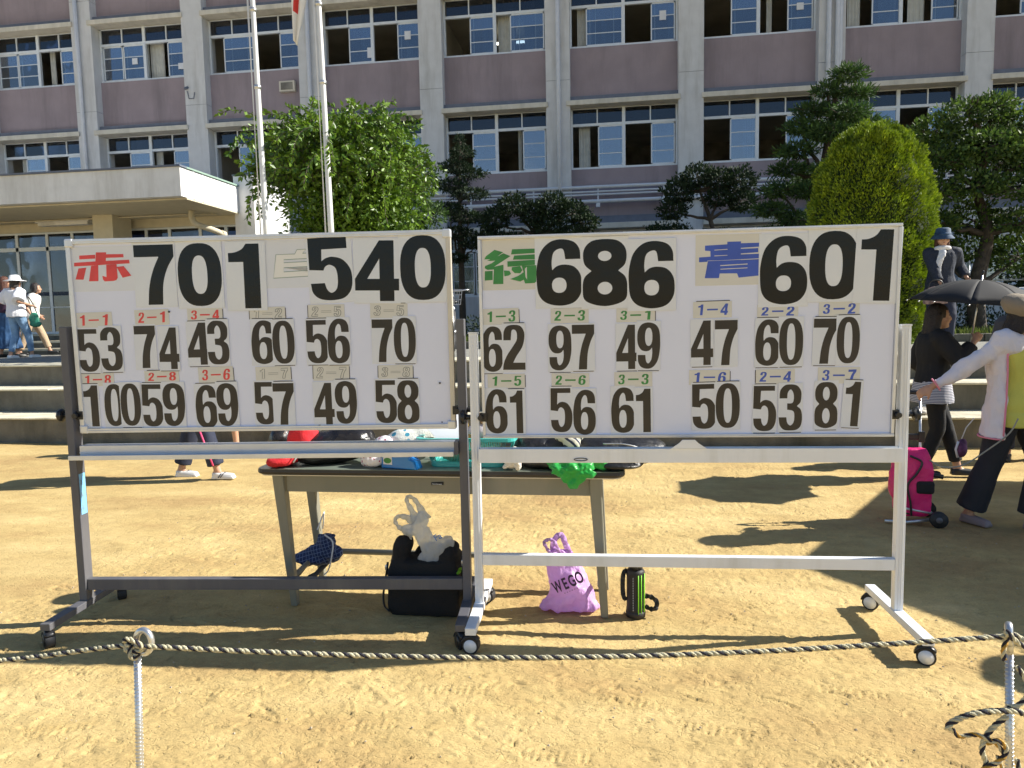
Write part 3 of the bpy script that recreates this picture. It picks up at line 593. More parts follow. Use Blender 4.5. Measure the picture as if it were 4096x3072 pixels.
tree('conifer_tree','tall layered conifer with sunlit tips just left of the domed topiary','tree',(4.05,14.6,1),
 [(4.35,14.4,5.85,.38,.3,.16),(4.0,14.5,5.6,.32,.3,.12),(4.5,14.5,5.5,.42,.35,.14),(3.75,14.5,5.25,.38,.35,.15),(4.3,14.2,5.1,.45,.4,.17),(3.55,14.5,4.95,.4,.35,.14),(4.75,14.5,4.95,.35,.3,.16),(4.0,14.2,4.75,.5,.4,.15),(4.6,14.3,4.5,.42,.4,.17),(3.45,14.4,4.5,.42,.4,.14),(3.3,14.4,4.15,.42,.4,.13),(4.1,14.1,4.1,.5,.4,.14),(3.1,14.2,3.75,.35,.4,.14),(3.6,14.1,3.7,.4,.4,.13),(2.95,14.2,3.4,.38,.4,.13),(3.45,14.1,3.2,.45,.4,.13),(3.0,14.2,2.95,.4,.4,.13),(4.7,14.6,3.9,.4,.4,.16),(4.2,15.1,5.0,.5,.4,.2),(4.0,15.1,4.0,.6,.5,.2)],
 21000,.1,LM['conif'],[(0,0,-.05),(.02,0,1.5),(-.05,0,3),(.1,0,4.2),(.2,0,4.95)],.13,21,up=.25,aspect=.26,surf=.25,flat=.85)
tree('broadleaf_tree','spreading dark broadleaf tree with sunlit top at the right edge','tree',(6.55,14,1),
 [(5.6,13.8,4.6,.42,.4,.22),(6.1,13.7,4.85,.5,.4,.22),(6.55,13.8,4.95,.4,.4,.2),(7.1,13.8,4.65,.6,.5,.25),(7.7,13.8,4.7,.5,.5,.25),(5.75,13.6,4.05,.45,.4,.24),(6.4,13.5,4.25,.6,.5,.25),(7.2,13.6,4.05,.55,.5,.25),(5.6,13.7,3.5,.4,.4,.25),(6.2,13.5,3.6,.5,.4,.22),(6.9,13.4,3.5,.5,.4,.22),(7.6,13.8,3.6,.5,.5,.3),(5.7,13.8,3.0,.35,.4,.2),(7.0,13.5,2.95,.45,.4,.22),(7.6,13.5,3.0,.5,.4,.3),(8.3,14,4.1,.6,.6,.5),(5.9,14.3,2.5,.5,.4,.3),(6.6,14.3,2.6,.5,.4,.3),(7.3,14.2,2.4,.6,.4,.35),(5.5,14.3,3.1,.4,.4,.3),(6.5,14.2,3.1,.5,.4,.3),(6.2,14.4,4.4,.7,.6,.35),(7.2,14.5,4.3,.8,.6,.4)],
 30000,.08,LM['right'],[(0,0,-.05),(-.05,0,.9),(.1,0,1.8),(-.1,0,2.6),(.0,0,3.4)],.16,22,up=.35,aspect=.55)
def sc19(L,cx,cy): return L
tree('conifer_tree','small dark layered conifer in shade between the two scoreboards','tree',(-4.0,18.9,1),
 [(-3.95,18.9,6.15,.12,.12,.16),(-3.9,18.9,5.85,.3,.3,.12),(-4.1,18.9,5.5,.42,.35,.12),(-3.7,18.9,5.3,.4,.35,.12),(-4.2,18.8,5.0,.45,.4,.12),(-3.7,18.8,4.75,.5,.4,.11),(-4.3,18.8,4.4,.45,.4,.12),(-3.75,18.8,4.15,.45,.4,.12),(-4.1,18.8,3.75,.5,.4,.12),(-3.6,18.8,3.45,.4,.4,.1),(-4.2,18.8,3.1,.4,.4,.1)],
 9000,.1,LM['dark'],[(0,0,-.05),(0,0,2),(0,0,3.6),(.05,0,5.1)],.1,23,up=.2,aspect=.3)
tree('dark_tree','dark leafy tree in shade left of the small conifer','tree',(-4.9,17,1),
 [(-5.2,17,4.9,.4,.4,.35),(-4.7,17,4.5,.45,.4,.3),(-4.4,17,4.95,.3,.3,.28),(-4.3,17,4.0,.4,.4,.25),(-5.0,17,3.8,.6,.5,.35),(-4.4,17,3.4,.45,.4,.25),(-5.1,17,3.1,.6,.5,.3),(-5.8,17,3.8,.6,.5,.5),(-6.4,17,3.2,.7,.5,.5)],
 9000,.09,LM['conif'],[(0,0,-.05),(.1,0,1.2),(0,0,2.6),(.1,0,3.6)],.12,24,up=.2)
tree('shade_tree','low wide dark tree in shade above the green team name','tree',(-2.35,18.5,1),
 [(-3.0,18.4,4.0,.38,.4,.28),(-2.5,18.4,4.35,.42,.4,.25),(-2.0,18.4,4.1,.36,.4,.25),(-1.5,18.4,4.3,.45,.4,.28),(-1.0,18.4,4.1,.42,.4,.26),(-.65,18.4,3.85,.32,.3,.2),(-3.2,18.4,3.5,.35,.4,.26),(-2.6,18.4,3.4,.5,.4,.26),(-1.6,18.4,3.75,.42,.4,.24),(-1.0,18.4,3.5,.4,.4,.24),(-1.9,18.4,3.15,.4,.4,.2),(-1.0,18.4,2.95,.36,.4,.2)],
 13000,.09,LM['dark'],[(0,0,-.05),(.1,0,1.0),(.5,0,1.9),(.4,0,2.6)],.12,25)
tree('shade_tree','twisted dark tree in shade left of the tall conifer','tree',(2.25,18.4,1),
 [(1.65,18.4,4.5,.4,.4,.3),(2.1,18.4,4.85,.42,.4,.27),(2.6,18.4,4.75,.4,.4,.25),(3.1,18.4,4.7,.4,.4,.3),(1.5,18.4,4.05,.35,.4,.25),(3.15,18.4,4.2,.35,.4,.25),(2.6,18.4,4.3,.4,.4,.2),(1.1,18.4,3.4,.4,.4,.3),(1.6,18.4,3.4,.45,.4,.28),(1.3,18.2,3.0,.6,.4,.3),(2.1,18.3,3.2,.4,.4,.25),(2.7,18.3,3.25,.4,.4,.22)],
 13000,.09,LM['dark'],[(0,0,-.05),(-.1,0,1.4),(.25,0,2.2),(.15,0,2.8),(-.1,0,3.5)],.12,26)
for i,(x,y,wd,h,lb_) in enumerate(((-7.6,17.5,.9,1.7,'round dark shrub beside the canopy end wall'),(-6.3,17.8,1.1,1.9,'broad dark shrub under the weeping tree'),(-.3,18.6,1.0,2.0,'dark shrub beneath the wall pipes left of centre'),(.7,19,1.0,1.9,'dark shrub beneath the wall pipes right of centre'),(3.9,16.5,1.0,1.9,'dark shrub behind the domed topiary'),(5.2,15.5,.8,1.6,'dark shrub right of the domed topiary'),(8.6,15.5,1.2,2.2,'dark shrub at the right end of the garden'))):
    tree('shrub',lb_,'shrub',(x,y,1),[(x+wd*.5*math.sin(k*2.4)*.8,y+.3*math.cos(k),1+h*(.35+.12*k),wd*.5,.4,h*.22) for k in range(5)],6500,.085,LM['dark'],[(0,0,-.02),(0,0,h*.4),(0,0,h*.7)],.05,40+i,group='shrubs along the school wall')
# low planting and grass strip along the kerb: nobody could count the blades
rs=np.random.RandomState(4); n=16000; P=np.stack([rs.uniform(-8.8,12,n),13.0+rs.rand(n)**1.4*1.6,np.full(n,1.0)],1); Dd=np.stack([rs.normal(0,.35,n),rs.normal(0,.35,n),np.ones(n)],1)
link('grass',leafmesh('grass',P,Dd,rs.uniform(.05,.2,n),LM['grass'],.14,rs=rs),kind='stuff')
P,Dd=clumps([(x,14.4+.3*math.sin(x*3),1.25+.1*math.sin(x*5),.5,.4,.32) for x in np.arange(-2.5,9.5,.6)],12000,.06,rs,.5,.3)
link('ground_cover',leafmesh('ground_cover',P,Dd,.075,LM['dark'],.4,rs=rs),kind='stuff')
# wire fence at right
t=thing('mesh_fence','green wire mesh fence in front of the building at the right edge','fence',(6.9,15.2,1))
for k in range(5):
    p=MB(); p.cyl((k*1.2-1.2,0,0),(k*1.2-1.2,0,1.55),.03,8); obj('post',p,M['alu'],t,True)
r=MB(); [r.cyl((-1.2,0,z),(3.6,0,z),.018,6) for z in (1.5,1.02)]; obj('rail',r,M['alu'],t,True)
gw=mat('green_wire',(.05,.1,.07),.7); ms=MB(); [ms.cyl((-1.2+.1*k,.012,.05),(-1.2+.1*k,.012,1.5),.0018,3) for k in range(49)]; [ms.cyl((-1.2,.015,.08+.14*k),(3.6,.015,.08+.14*k),.0018,3) for k in range(11)]; obj('wire_mesh',ms,gw,t,kind='stuff')
# bicycles parked on the garden edge, seen between the boards
def bicycle(label,x,y,rz,frame,basket=True):
    t=thing('bicycle',label,'bicycle',(x,y,.93),rz,'bicycles parked on the terrace')
    rim=mat('steel_rim',(.5,.5,.52),.3,metal=.8)
    for q in (-.52,.52):
        c=V((q,0,.33)); ring=[c+V((.31*math.cos(2*PI*k/28),0,.31*math.sin(2*PI*k/28))) for k in range(28)]
        a=MB(); a.tube(ring,.019,7,closed=True); wh=obj('wheel',a,M['rubber'],t,True)
        b=MB(); b.tube([c+(p-c)*.93 for p in ring],.009,5,closed=True); b.cyl(c+V((0,-.04,0)),c+V((0,.04,0)),.025,8); [b.cyl(c,c+V((.29*math.cos(PI*k/8),0,.29*math.sin(PI*k/8))),.0018,3) for k in range(16)]; obj('rim',b,rim,wh,True)
        m_=MB(); m_.tube([c+V((.35*math.cos(PI*k/10+.3*(q<0)),0,.35*math.sin(PI*k/10+.3*(q<0)))) for k in range(9)],.022,6,flat=.4); obj('mudguard',m_,rim,t,True)
    f=MB(); pts=dict(bb=(-.08,0,.3),st=(-.22,0,.72),hd=(.36,0,.78),hb=(.4,0,.62),ra=(-.52,0,.33),fa=(.52,0,.33))
    for a,b,r in (('bb','st',.017),('bb','hb',.02),('hb','hd',.019),('ra','bb',.011),('ra','st',.009),('hb','fa',.014)): f.cyl(pts[a],pts[b],r,8)
    f.cyl((.37,0,.75),(-.12,0,.42),.016,8); obj('frame',f,frame,t,True)
    h=MB(); h.cyl((.36,0,.76),(.33,0,.98),.013,8); h.tube(catmull([(.18,-.28,1.0),(.3,-.26,1.03),(.36,-.1,1.01),(.36,.1,1.01),(.3,.26,1.03),(.18,.28,1.0)],4),.012,8); obj('handlebar',h,rim,t,True)
    s=MB(); s.ell((-.25,0,.84),(.13,.09,.035)); s.ell((-.14,0,.84),(.12,.03,.025)); s.cyl((-.22,0,.7),(-.24,0,.83),.012); obj('saddle',s,M['blackp'],t,True)
    if basket:
        bk=MB()
        for k in range(9): 
            u=-.16+.04*k; bk.cyl((.42,u*.8,.78),(.42,u,1.02),.003,4); bk.cyl((.66,u*.8,.78),(.68,u,1.02),.003,4); bk.cyl((.42,u*.8,.78),(.66,u*.8,.78),.003,4)
        for z,s_ in ((.78,.8),(.86,.87),(.94,.93),(1.02,1)): bk.tube([(.42,-.16*s_,z),(.42,.16*s_,z),(.67,.16*s_,z),(.67,-.16*s_,z)],.004,4,closed=True)
        obj('basket',bk,rim,t)
    p=MB(); p.cyl((-.08,-.06,.3),(-.08,.06,.3),.02,8); p.ell((-.08,.1,.18),(.05,.05,.012)); p.ell((-.08,-.1,.42),(.05,.05,.012)); p.cyl((-.08,.06,.3),(-.08,.08,.18),.008); p.cyl((-.08,-.06,.3),(-.08,-.08,.42),.008); obj('pedals',p,M['blackp'],t,True)
    l=MB(); l.ell((.45,0,.72),(.04,.035,.035)); obj('lamp',l,M['papers'],t,True)
    return t
bicycle('black city bicycle with wire basket, nearest in the gap between the scoreboards',-2.72,12.1,-PI/2+.2,M['blackp'])
bicycle('black bicycle without basket, left one in the gap between the scoreboards',-3.15,12.25,-PI/2-.15,M['blackp'],False)
# ------------------------------------------------ scoreboards
LBX=Matrix(((.9959,.0011,-.0906,-1.6401),(.0906,-.0121,.9958,3.1646),(0,.9999,.0122,.9432),(0,0,0,1)))
RBX=Matrix(((.999,.0014,-.0449,.3093),(.0449,-.0305,.9985,3.2607),(0,.9995,.0305,.9019),(0,0,0,1)))
# board space: x right, y up, z backwards; converted to an object matrix with a right handed frame
def boardspace(Bm,u,v,off=0,rot=0):
    ex=Bm.to_3x3()@V((1,0,0)); up=Bm.to_3x3()@V((0,1,0)); n=ex.cross(up).normalized()    # n faces the camera side
    p=Bm.translation+ex*u+up*v+n*off
    m=Matrix(((ex.x,up.x,n.x,p.x),(ex.y,up.y,n.y,p.y),(ex.z,up.z,n.z,p.z),(0,0,0,1)))
    return m@Matrix.Rotation(rot,4,'Z')
def caster(par,x0,y0,white):
    x=y=0; ang={True:1.2,False:.55}[white]+.25*math.sin(x0*9+y0*31)
    w_=MB(); w_.cyl((x-.019,y,.037),(x+.019,y,.037),.037,22); wo=obj('caster',w_,M['rubber'],par,'auto',loc=(x0,y0,0),rot=(0,0,ang))
    for s in (-1,1):
        h=MB(); h.cyl((x+s*.0195,y,.037),(x+s*.022,y,.037),.029,20); obj('hub',h,M['wsteel'] if white else M['blackp'],wo,True)
    c=MB(); c.tube([(x,y+.037*math.cos(a)*1.12,.037+.037*math.sin(a)*1.12) for a in np.linspace(.15,PI-.6,8)],.022,6,flat=.25); c.cyl((x,y,.07),(x,y,.1),.012); obj('caster_fork',c,M['blackp'],wo,True)
def whiteboard(name,label,Bm,white):
    loc=Bm.translation.copy(); rz=math.atan2(Bm[1][0],Bm[0][0]); t=thing('whiteboard_stand',label,'whiteboard',(loc.x,loc.y,0),rz,None)
    zb=loc.z; tilt=-.0121 if not white else -.0305
    bo=bpy.data.objects.new('board',None); COL.objects.link(bo); bo.parent=t; bo.location=(0,0,zb); bo.rotation_euler=(tilt*-1,0,0)
    pm_=MB(); pm_.box((-.895,.004,.012),(.895,.022,.908)); obj('panel',pm_,M['wboard'],bo)
    fm=M['aluf'] if not white else M['wsteel']
    wd=.022 if not white else .014
    for a,b in (((-.91,-.008,0),(.91,.028,wd)),((-.91,-.008,.92-wd),(.91,.028,.92))):
        f=MB(); f.box(a,b); f.box((a[0],-.011,(a[2]+b[2])/2-.002),(b[0],-.0085,(a[2]+b[2])/2+.002)); obj('frame_rail',f,M['aluf'] if not white else M['aluf'],bo,bevel=.002)
    for s in (-1,1):
        f=MB(); f.box((s*.91-(wd if s>0 else 0),-.0075,wd+.001),(s*.91+(wd if s<0 else 0),.0275,.92-wd-.001)); obj('frame_rail',f,M['alug'] if (s>0 and not white) else M['aluf'],bo,bevel=.002)
        if not white:
            for z in (-.002,.882):
                c=MB(); c.box((s*.912-(.04 if s>0 else 0),-.012,z),(s*.912+(.04 if s<0 else 0),.031,z+.04)); obj('corner_cap',c,M['aluf'],bo,bevel=.006)
    st=M['wsteel'] if white else M['dsteel']
    xu=.945; foot=.30
    for s in (-1,1):
        x=s*xu
        u=MB(); z1=1.385 if white else 1.455
        u.box((x-.019,-.02 if white else -.03,.115),(x+.019,.02 if white else .03,z1))
        if white: u.box((x-.006,-.0235,.12),(x-.003,-.0202,z1-.01)); u.box((x+.006,-.0235,.12),(x+.009,-.0202,z1-.01))
        obj('upright',u,st,t,bevel=.003)
        f=MB(); f.box((x-.024,-foot,.085),(x+.024,foot,.118)); obj('foot',f,st,t,bevel=.003)
        if white:
            cpz=MB(); cpz.box((x-.021,-.022,z1),(x+.021,.022,z1+.008)); obj('end_cap',cpz,M['aluf'],t)
        for y in (-foot+.02,foot-.02): caster(t,x,y,white)
        k=MB(); kz=1.03 if not white else 1.0
        k.cyl((x+s*.02,0,kz),(x+s*.05,0,kz),.012,8); k.lathe([(.012,0),(.03,.004),(.034,.012),(.03,.022),(.01,.026)],8,(x+s*.045,0,kz),Matrix.Rotation(s*PI/2,4,'Y')); obj('clamp_knob',k,M['blackp'],t,True)
        b=MB(); b.box((x-s*.035-.012,-.012,kz-.02),(x-s*.035+.02,.015,kz+.02)); b.cyl((x-s*.028,-.02,kz),(x-s*.028,-.036,kz),.012); obj('pivot_bracket',b,M['blackp'],t)
        if white:
            bb=MB(); bb.box((x+(.0202 if s>0 else -.0202)-.002,-.008,.86),(x+(.0202 if s>0 else -.0202)+.002,.004,.88)); obj('bolt',bb,M['galv'],t)
    # tray and lower bar
    if white:
        tr=MB(); tr.box((-.925,-.052,.795),(.925,-.0,.8)); tr.box((-.925,-.058,.797),(.925,-.053,.86)); tr.box((-.925,-.012,.801),(.925,-.0075,.86)); obj('pen_tray',tr,st,t,bevel=.001)
        cl=MB(); cl.prism([(-.06,.862),(.095,.862),(.06,.885),(.045,.9),(-.01,.9),(-.025,.885)],-.066,-.059); obj('tray_clip',cl,st,t)
        lb_=MB(); lb_.box((-.9255,-.018,.3),(.9255,.018,.352)); obj('lower_bar',lb_,st,t,bevel=.003)
        rg_=MB(); rg_.tube([(-.46+.03*math.cos(2*PI*k/16),-.0605,.812+.006*math.sin(2*PI*k/16)) for k in range(16)],.0018,4,closed=True); obj('rubber_ring',rg_,M['blackp'],t)
    else:
        tr=MB(); tr.box((-.905,-.03,.83),(.905,.025,.885)); tr.prism([(-.93,.826),(.905,.826),(.905,.838),(-.93,.838)],-.075,-.031); tr.box((-.93,-.081,.824),(.905,-.0755,.846)); tr.box((-.905,-.034,.85),(.905,-.031,.854)); obj('pen_tray',tr,M['aluf'],t,bevel=.001)
        ec=MB(); ec.box((.906,-.06,.828),(.925,.02,.888)); obj('end_cap',ec,M['dsteel'],t)
        lb_=MB(); lb_.box((-.9255,-.02,.167),(.9255,.02,.222)); obj('lower_bar',lb_,st,t,bevel=.003)
        sk=MB(); sk.box((-xu+.0193,-.021,.545),(-xu+.0205,.022,.745)); so_=obj('sticker',sk,mat('blue_sticker',(.2,.5,.8),.4),t)
        for k in range(3):
            h=MB(); z=.70-k*.062; y0=-.008
            for a in ((-.008,.006,.011,.013),(-.009,.009,.004,.006),(-.006,.007,-.003,-.001),(-.001,.001,-.012,.014),(-.01,-.008,-.01,.0),(.006,.008,-.011,.002)): h.box((-xu+.0207,y0+a[0],z+a[2]),(-xu+.0212,y0+a[1],z+a[3]))
            obj('lettering',h,M['pencil'],so_)
    return t
whiteboard('L','wheeled whiteboard with dark grey stand, scoreboard of the red and white teams',LBX,False)
whiteboard('R','wheeled whiteboard with white stand, scoreboard of the green and blue teams',RBX,True)
# ------------------------------------------------ numerals drawn as outlines; C = corner
def outline(pts,n=5):
    idx=[i for i,p in enumerate(pts) if len(p)==3]
    if not idx:
        P=[V((p[0],p[1],0)) for p in pts]; out=[]; m=len(P)
        for i in range(m):
            a,b,c,d=P[i-1],P[i],P[(i+1)%m],P[(i+2)%m]
            for k in range(n): t=k/n; out.append(.5*((2*b)+(c-a)*t+(2*a-5*b+4*c-d)*t*t+(3*b-a-3*c+d)*t**3))
        return [(p.x,p.y) for p in out]
    pts=pts[idx[0]:]+pts[:idx[0]]; out=[]; seg=[pts[0]]
    for p in pts[1:]+[pts[0]]:
        seg.append(p)
        if len(p)==3:
            if len(seg)==2: out.append((seg[0][0],seg[0][1]))
            else:
                q=catmull([(s[0],s[1],0) for s in seg],n); out+=[(a.x,a.y) for a in q[:-1]]
            seg=[p]
    return out
def sell(cx,cy,rx,ry,e=2.4,n=40): return [(cx+rx*math.copysign(abs(math.cos(t))**(2/e),math.cos(t)),cy+ry*math.copysign(abs(math.sin(t))**(2/e),math.sin(t))) for t in [2*PI*k/n for k in range(n)]]
C='c'
def glyphs(th):   # th: thickness of horizontals
    G={}
    G['0']=[sell(.5,.5,.5,.5,2.5),sell(.5,.5,.175,.5-th,2.5)]
    G['1']=[outline([(1,1,C),(1,0,C),(.48,0,C),(.48,.72,C),(0,.72,C),(0,.86,C),(.22,.87),(.45,.92),(.58,1,C)])]
    G['7']=[outline([(0,1,C),(1,1,C),(1,.8,C),(.82,.6),(.7,.35),(.66,0,C),(.29,0,C),(.34,.3),(.45,.56),(.62,.8,C),(0,.8,C)])]
    G['4']=[outline([(.56,1,C),(.89,1,C),(.89,.37,C),(1,.37,C),(1,.175,C),(.89,.175,C),(.89,0,C),(.56,0,C),(.56,.175,C),(0,.175,C),(0,.37,C)]),outline([(.28,.368,C),(.56,.368,C),(.56,.7,C)])]
    G['5']=[outline([(.02,1,C),(.92,1,C),(.92,1-th*.95,C),(.33,1-th*.95,C),(.31,.63,C),(.42,.675),(.58,.69),(.8,.64),(.96,.5),(1,.33),(.95,.15),(.78,.03),(.5,0),(.22,.03),(.06,.13),(.02,.28,C),(.35,.28,C),(.4,.17),(.5,.12),(.62,.18),(.66,.33),(.63,.5),(.5,.565),(.39,.54),(.34,.48,C),(.01,.5,C)])]
    six=[outline([(.97,.7,C),(.95,.85),(.82,.96),(.55,1),(.3,.96),(.1,.82),(.01,.6),(0,.4),(.04,.18),(.2,.05),(.5,0),(.8,.04),(.96,.16),(1,.32),(.96,.48),(.82,.59),(.62,.62),(.46,.6),(.35,.54,C),(.34,.66),(.38,.8),(.5,.88-.3*(th-.12)),(.6,.84),(.64,.7,C)]),sell(.5,.31,.16,.31-th,2.3)]
    G['6']=six; G['9']=[[(1-x,1-y) for x,y in c] for c in six]
    G['3']=[outline([(.03,.7,C),(.06,.87),(.25,.98),(.5,1),(.78,.97),(.94,.86),(.96,.74),(.92,.61),(.77,.53,C),(.94,.45),(1,.29),(.95,.11),(.78,.02),(.5,0),(.22,.02),(.05,.12),(0,.29,C),(.33,.29,C),(.37,.17),(.5,th*.95),(.63,.17),(.67,.3),(.62,.42),(.36,.455,C),(.36,.59,C),(.58,.6),(.64,.7),(.61,.82),(.5,1-th*.95),(.38,.82),(.36,.7,C)])]
    G['8']=[outline([(.5,1),(.8,.97),(.97,.84),(.96,.64),(.8,.53,C),(.96,.43),(1,.26),(.93,.08),(.5,0),(.07,.08),(0,.26),(.04,.43),(.2,.53,C),(.04,.64),(.03,.84),(.2,.97)]),sell(.5,.75,.15,.25-th*.9,2),sell(.5,.27,.165,.27-th*.9,2)]
    G['2']=[outline([(.03,.66,C),(.05,.85),(.2,.97),(.5,1),(.8,.97),(.96,.84),(.96,.68),(.86,.5),(.6,.3),(.46,.16,C),(1,.16,C),(1,0,C),(0,0,C),(.03,.14),(.18,.32),(.45,.52),(.62,.66),(.64,.78),(.6,.86),(.5,1-th*.9),(.4,.86),(.36,.66,C)])]
    G['-']=[[(0,.44),(1,.44),(1,.56),(0,.56)]]
    return G
GB=glyphs(.195); GS=glyphs(.115)
_gc={}
def fillmesh(name,contours,ext=.0006):
    """triangulated flat print with holes from outlines"""
    c=bpy.data.curves.new('t','CURVE'); c.dimensions='2D'; c.fill_mode='FRONT'
    for ct in contours:
        s=c.splines.new('POLY'); s.points.add(len(ct)-1); s.use_cyclic_u=True
        for p,(x,y) in zip(s.points,ct): p.co=(x,y,0,1)
    t=bpy.data.objects.new('tmp',c); COL.objects.link(t); me=evalmesh(t,name); bpy.data.objects.remove(t); return me
def ribbonmesh(name,contours,w_=.0028):
    mb=MB()
    for ct in contours:
        n=len(ct); P=[V((x,y,0)) for x,y in ct]; P=[p for i,p in enumerate(P) if (p-P[i-1]).length>1e-5]; n=len(P); vs=[]
        for i,p in enumerate(P):
            t=(P[(i+1)%n]-P[i-1]); t=t.normalized() if t.length>0 else V((1,0,0)); q=V((-t.y,t.x,0))*w_/2; vs+=[p+q,p-q]
        mb.add(vs,[(2*i,2*i+1,(2*i+3)%(2*n),(2*i+2)%(2*n)) for i in range(n)])
    return mb.mesh(name)
def glyph(ch,w_,h,m,parent,u,v,z,rot=0,G=GB,line=0,shear=0):
    ct=[[((x-.5)*w_+(y-.5)*h*shear,(y-.5)*h) for x,y in c] for c in G[ch]]
    me=ribbonmesh('printed_numeral',ct,line) if line else fillmesh('printed_numeral',ct)
    me.materials.clear(); me.materials.append(m)
    o=link('printed_numeral',me,parent,(u,v,z)); o.rotation_euler=(0,0,rot); return o
def card(name,label,cat,Bm,u,v,w_,h,rot,m,off,group=None,trims=''):
    c=MB(); c.box((-w_/2,-h/2,0),(w_/2,h/2,.0008)); 
    # slight curl of the paper edges
    o=obj(name,c,m); o.matrix_world=boardspace(Bm,u,v,off,rot); tag(o,label,cat,group)
    for s in trims:
        tr=MB()
        if s=='t': tr.box((-w_*.42,h/2,.0),(w_*.45,h/2+.0035,.0011))
        if s=='b': tr.box((-w_*.44,-h/2-.003,0),(w_*.44,-h/2,.0011))
        if s=='r': tr.box((w_/2,-h*.45,0),(w_/2+.003,h*.4,.0011))
        if s=='l': tr.box((-w_/2-.003,-h*.4,0),(-w_/2,h*.45,.0011))
        obj('cut_edge',tr,M['trim'],o)
    return o
FAC=-.0035   # board face plane in board space offset: panel front is at y=.004 behind the frame plane
BIG=[('L','7',-0.4911,0.7467,0.1914,0.2788),('L','0',-0.2749,0.7423,0.2097,0.2917),('L','1',-0.0613,0.7304,0.1471,0.2985),('L','5',0.3448,0.7547,0.2013,0.2887),('L','4',0.5632,0.7406,0.2058,0.2775),('L','0',0.7782,0.7497,0.2107,0.2949),('R','6',-0.547,0.7499,0.2026,0.2935),('R','8',-0.3441,0.7443,0.1972,0.2948),('R','6',-0.1392,0.7295,0.2008,0.2945),('R','6',0.4265,0.7346,0.1997,0.294),('R','0',0.6354,0.7504,0.2055,0.2917),('R','1',0.8084,0.7457,0.1293,0.3017)]
SMALL=[('L','5',-0.8407,0.3971,0.1034,0.2036),('L','3',-0.7299,0.4025,0.1064,0.2077),('L','7',-0.5617,0.4092,0.1025,0.2007),('L','4',-0.4473,0.4003,0.0969,0.1973),('L','4',-0.3047,0.4195,0.1037,0.1992),('L','3',-0.208,0.4235,0.1047,0.2065),('L','6',0.0084,0.4208,0.1105,0.2058),('L','0',0.1068,0.4193,0.1057,0.2024),('L','5',0.2683,0.4185,0.1045,0.2025),('L','6',0.3699,0.4201,0.1048,0.2092),('L','7',0.5767,0.4172,0.0972,0.1991),('L','0',0.6822,0.4196,0.1032,0.2063),('L','1',-0.851,0.1303,0.0706,0.1991),('L','0',-0.7342,0.1329,0.0992,0.2033),('L','0',-0.6537,0.1344,0.099,0.2044),('L','5',-0.5478,0.1286,0.1027,0.2035),('L','9',-0.442,0.1311,0.1083,0.2071),('L','6',-0.2841,0.12,0.1052,0.2061),('L','9',-0.1805,0.1273,0.1036,0.2063),('L','5',0.0026,0.1312,0.1004,0.2031),('L','7',0.0928,0.1267,0.1014,0.199),('L','4',0.2857,0.1249,0.0976,0.1978),('L','9',0.3918,0.1298,0.1038,0.2038),('L','5',0.584,0.1303,0.1032,0.2033),('L','8',0.6876,0.1272,0.1041,0.2062),('R','6',-0.8573,0.4121,0.0979,0.2078),('R','2',-0.757,0.4188,0.1023,0.2052),('R','9',-0.5479,0.4124,0.1029,0.204),('R','7',-0.4434,0.4149,0.0998,0.2021),('R','4',-0.2488,0.4121,0.0945,0.1991),('R','9',-0.1522,0.4168,0.1011,0.2076),('R','6',-0.8445,0.1242,0.102,0.2071),('R','1',-0.7518,0.121,0.0583,0.199),('R','5',-0.5459,0.1275,0.1003,0.204),('R','6',-0.4405,0.1173,0.1021,0.2073),('R','6',-0.2675,0.1253,0.1041,0.2086),('R','1',-0.1755,0.1231,0.0654,0.1987),('R','4',0.0819,0.4249,0.0967,0.1976),('R','7',0.1857,0.4243,0.0979,0.1994),('R','6',0.3632,0.4213,0.1032,0.2043),('R','0',0.4645,0.4243,0.102,0.2072),('R','7',0.6085,0.4234,0.1,0.1974),('R','0',0.7051,0.4267,0.0971,0.2033),('R','5',0.0934,0.1392,0.1072,0.2031),('R','0',0.1967,0.1426,0.1054,0.2024),('R','5',0.3575,0.1278,0.1015,0.2041),('R','3',0.4684,0.1318,0.1008,0.207),('R','8',0.6209,0.1408,0.0981,0.2059),('R','1',0.7306,0.1453,0.0619,0.1979)]
LABELS=[('L','1-1',-0.8051,0.541,0.1792,0.0749),('L','2-1',-0.5209,0.5487,0.1664,0.0733),('L','3-4',-0.2635,0.5553,0.1697,0.0647),('L','1-8',-0.8103,0.2571,0.164,0.0619),('L','2-8',-0.4928,0.2667,0.169,0.0583),('L','3-6',-0.229,0.2714,0.1697,0.0762),('L','1-2',0.0365,0.5549,0.1701,0.0632),('L','2-5',0.3169,0.5589,0.1719,0.066),('L','3-5',0.6118,0.5565,0.1749,0.067),('L','1-7',0.0488,0.2724,0.1696,0.0675),('L','2-7',0.3267,0.2716,0.1714,0.0749),('L','3-8',0.6327,0.2701,0.1635,0.065),('R','1-3',-0.8138,0.5606,0.164,0.0723),('R','2-3',-0.5026,0.5579,0.1701,0.0668),('R','3-1',-0.209,0.5542,0.1702,0.0614),('R','1-5',-0.7962,0.2652,0.1718,0.0657),('R','2-6',-0.5028,0.2657,0.1707,0.0633),('R','3-3',-0.2202,0.266,0.1691,0.0677),('R','1-4',0.1258,0.5716,0.1667,0.0714),('R','2-2',0.4052,0.5583,0.1737,0.0561),('R','3-2',0.6635,0.5637,0.1698,0.0632),('R','1-6',0.1157,0.2709,0.1776,0.067),('R','2-4',0.4009,0.2704,0.1676,0.0664),('R','3-7',0.6714,0.273,0.1774,0.0718)]
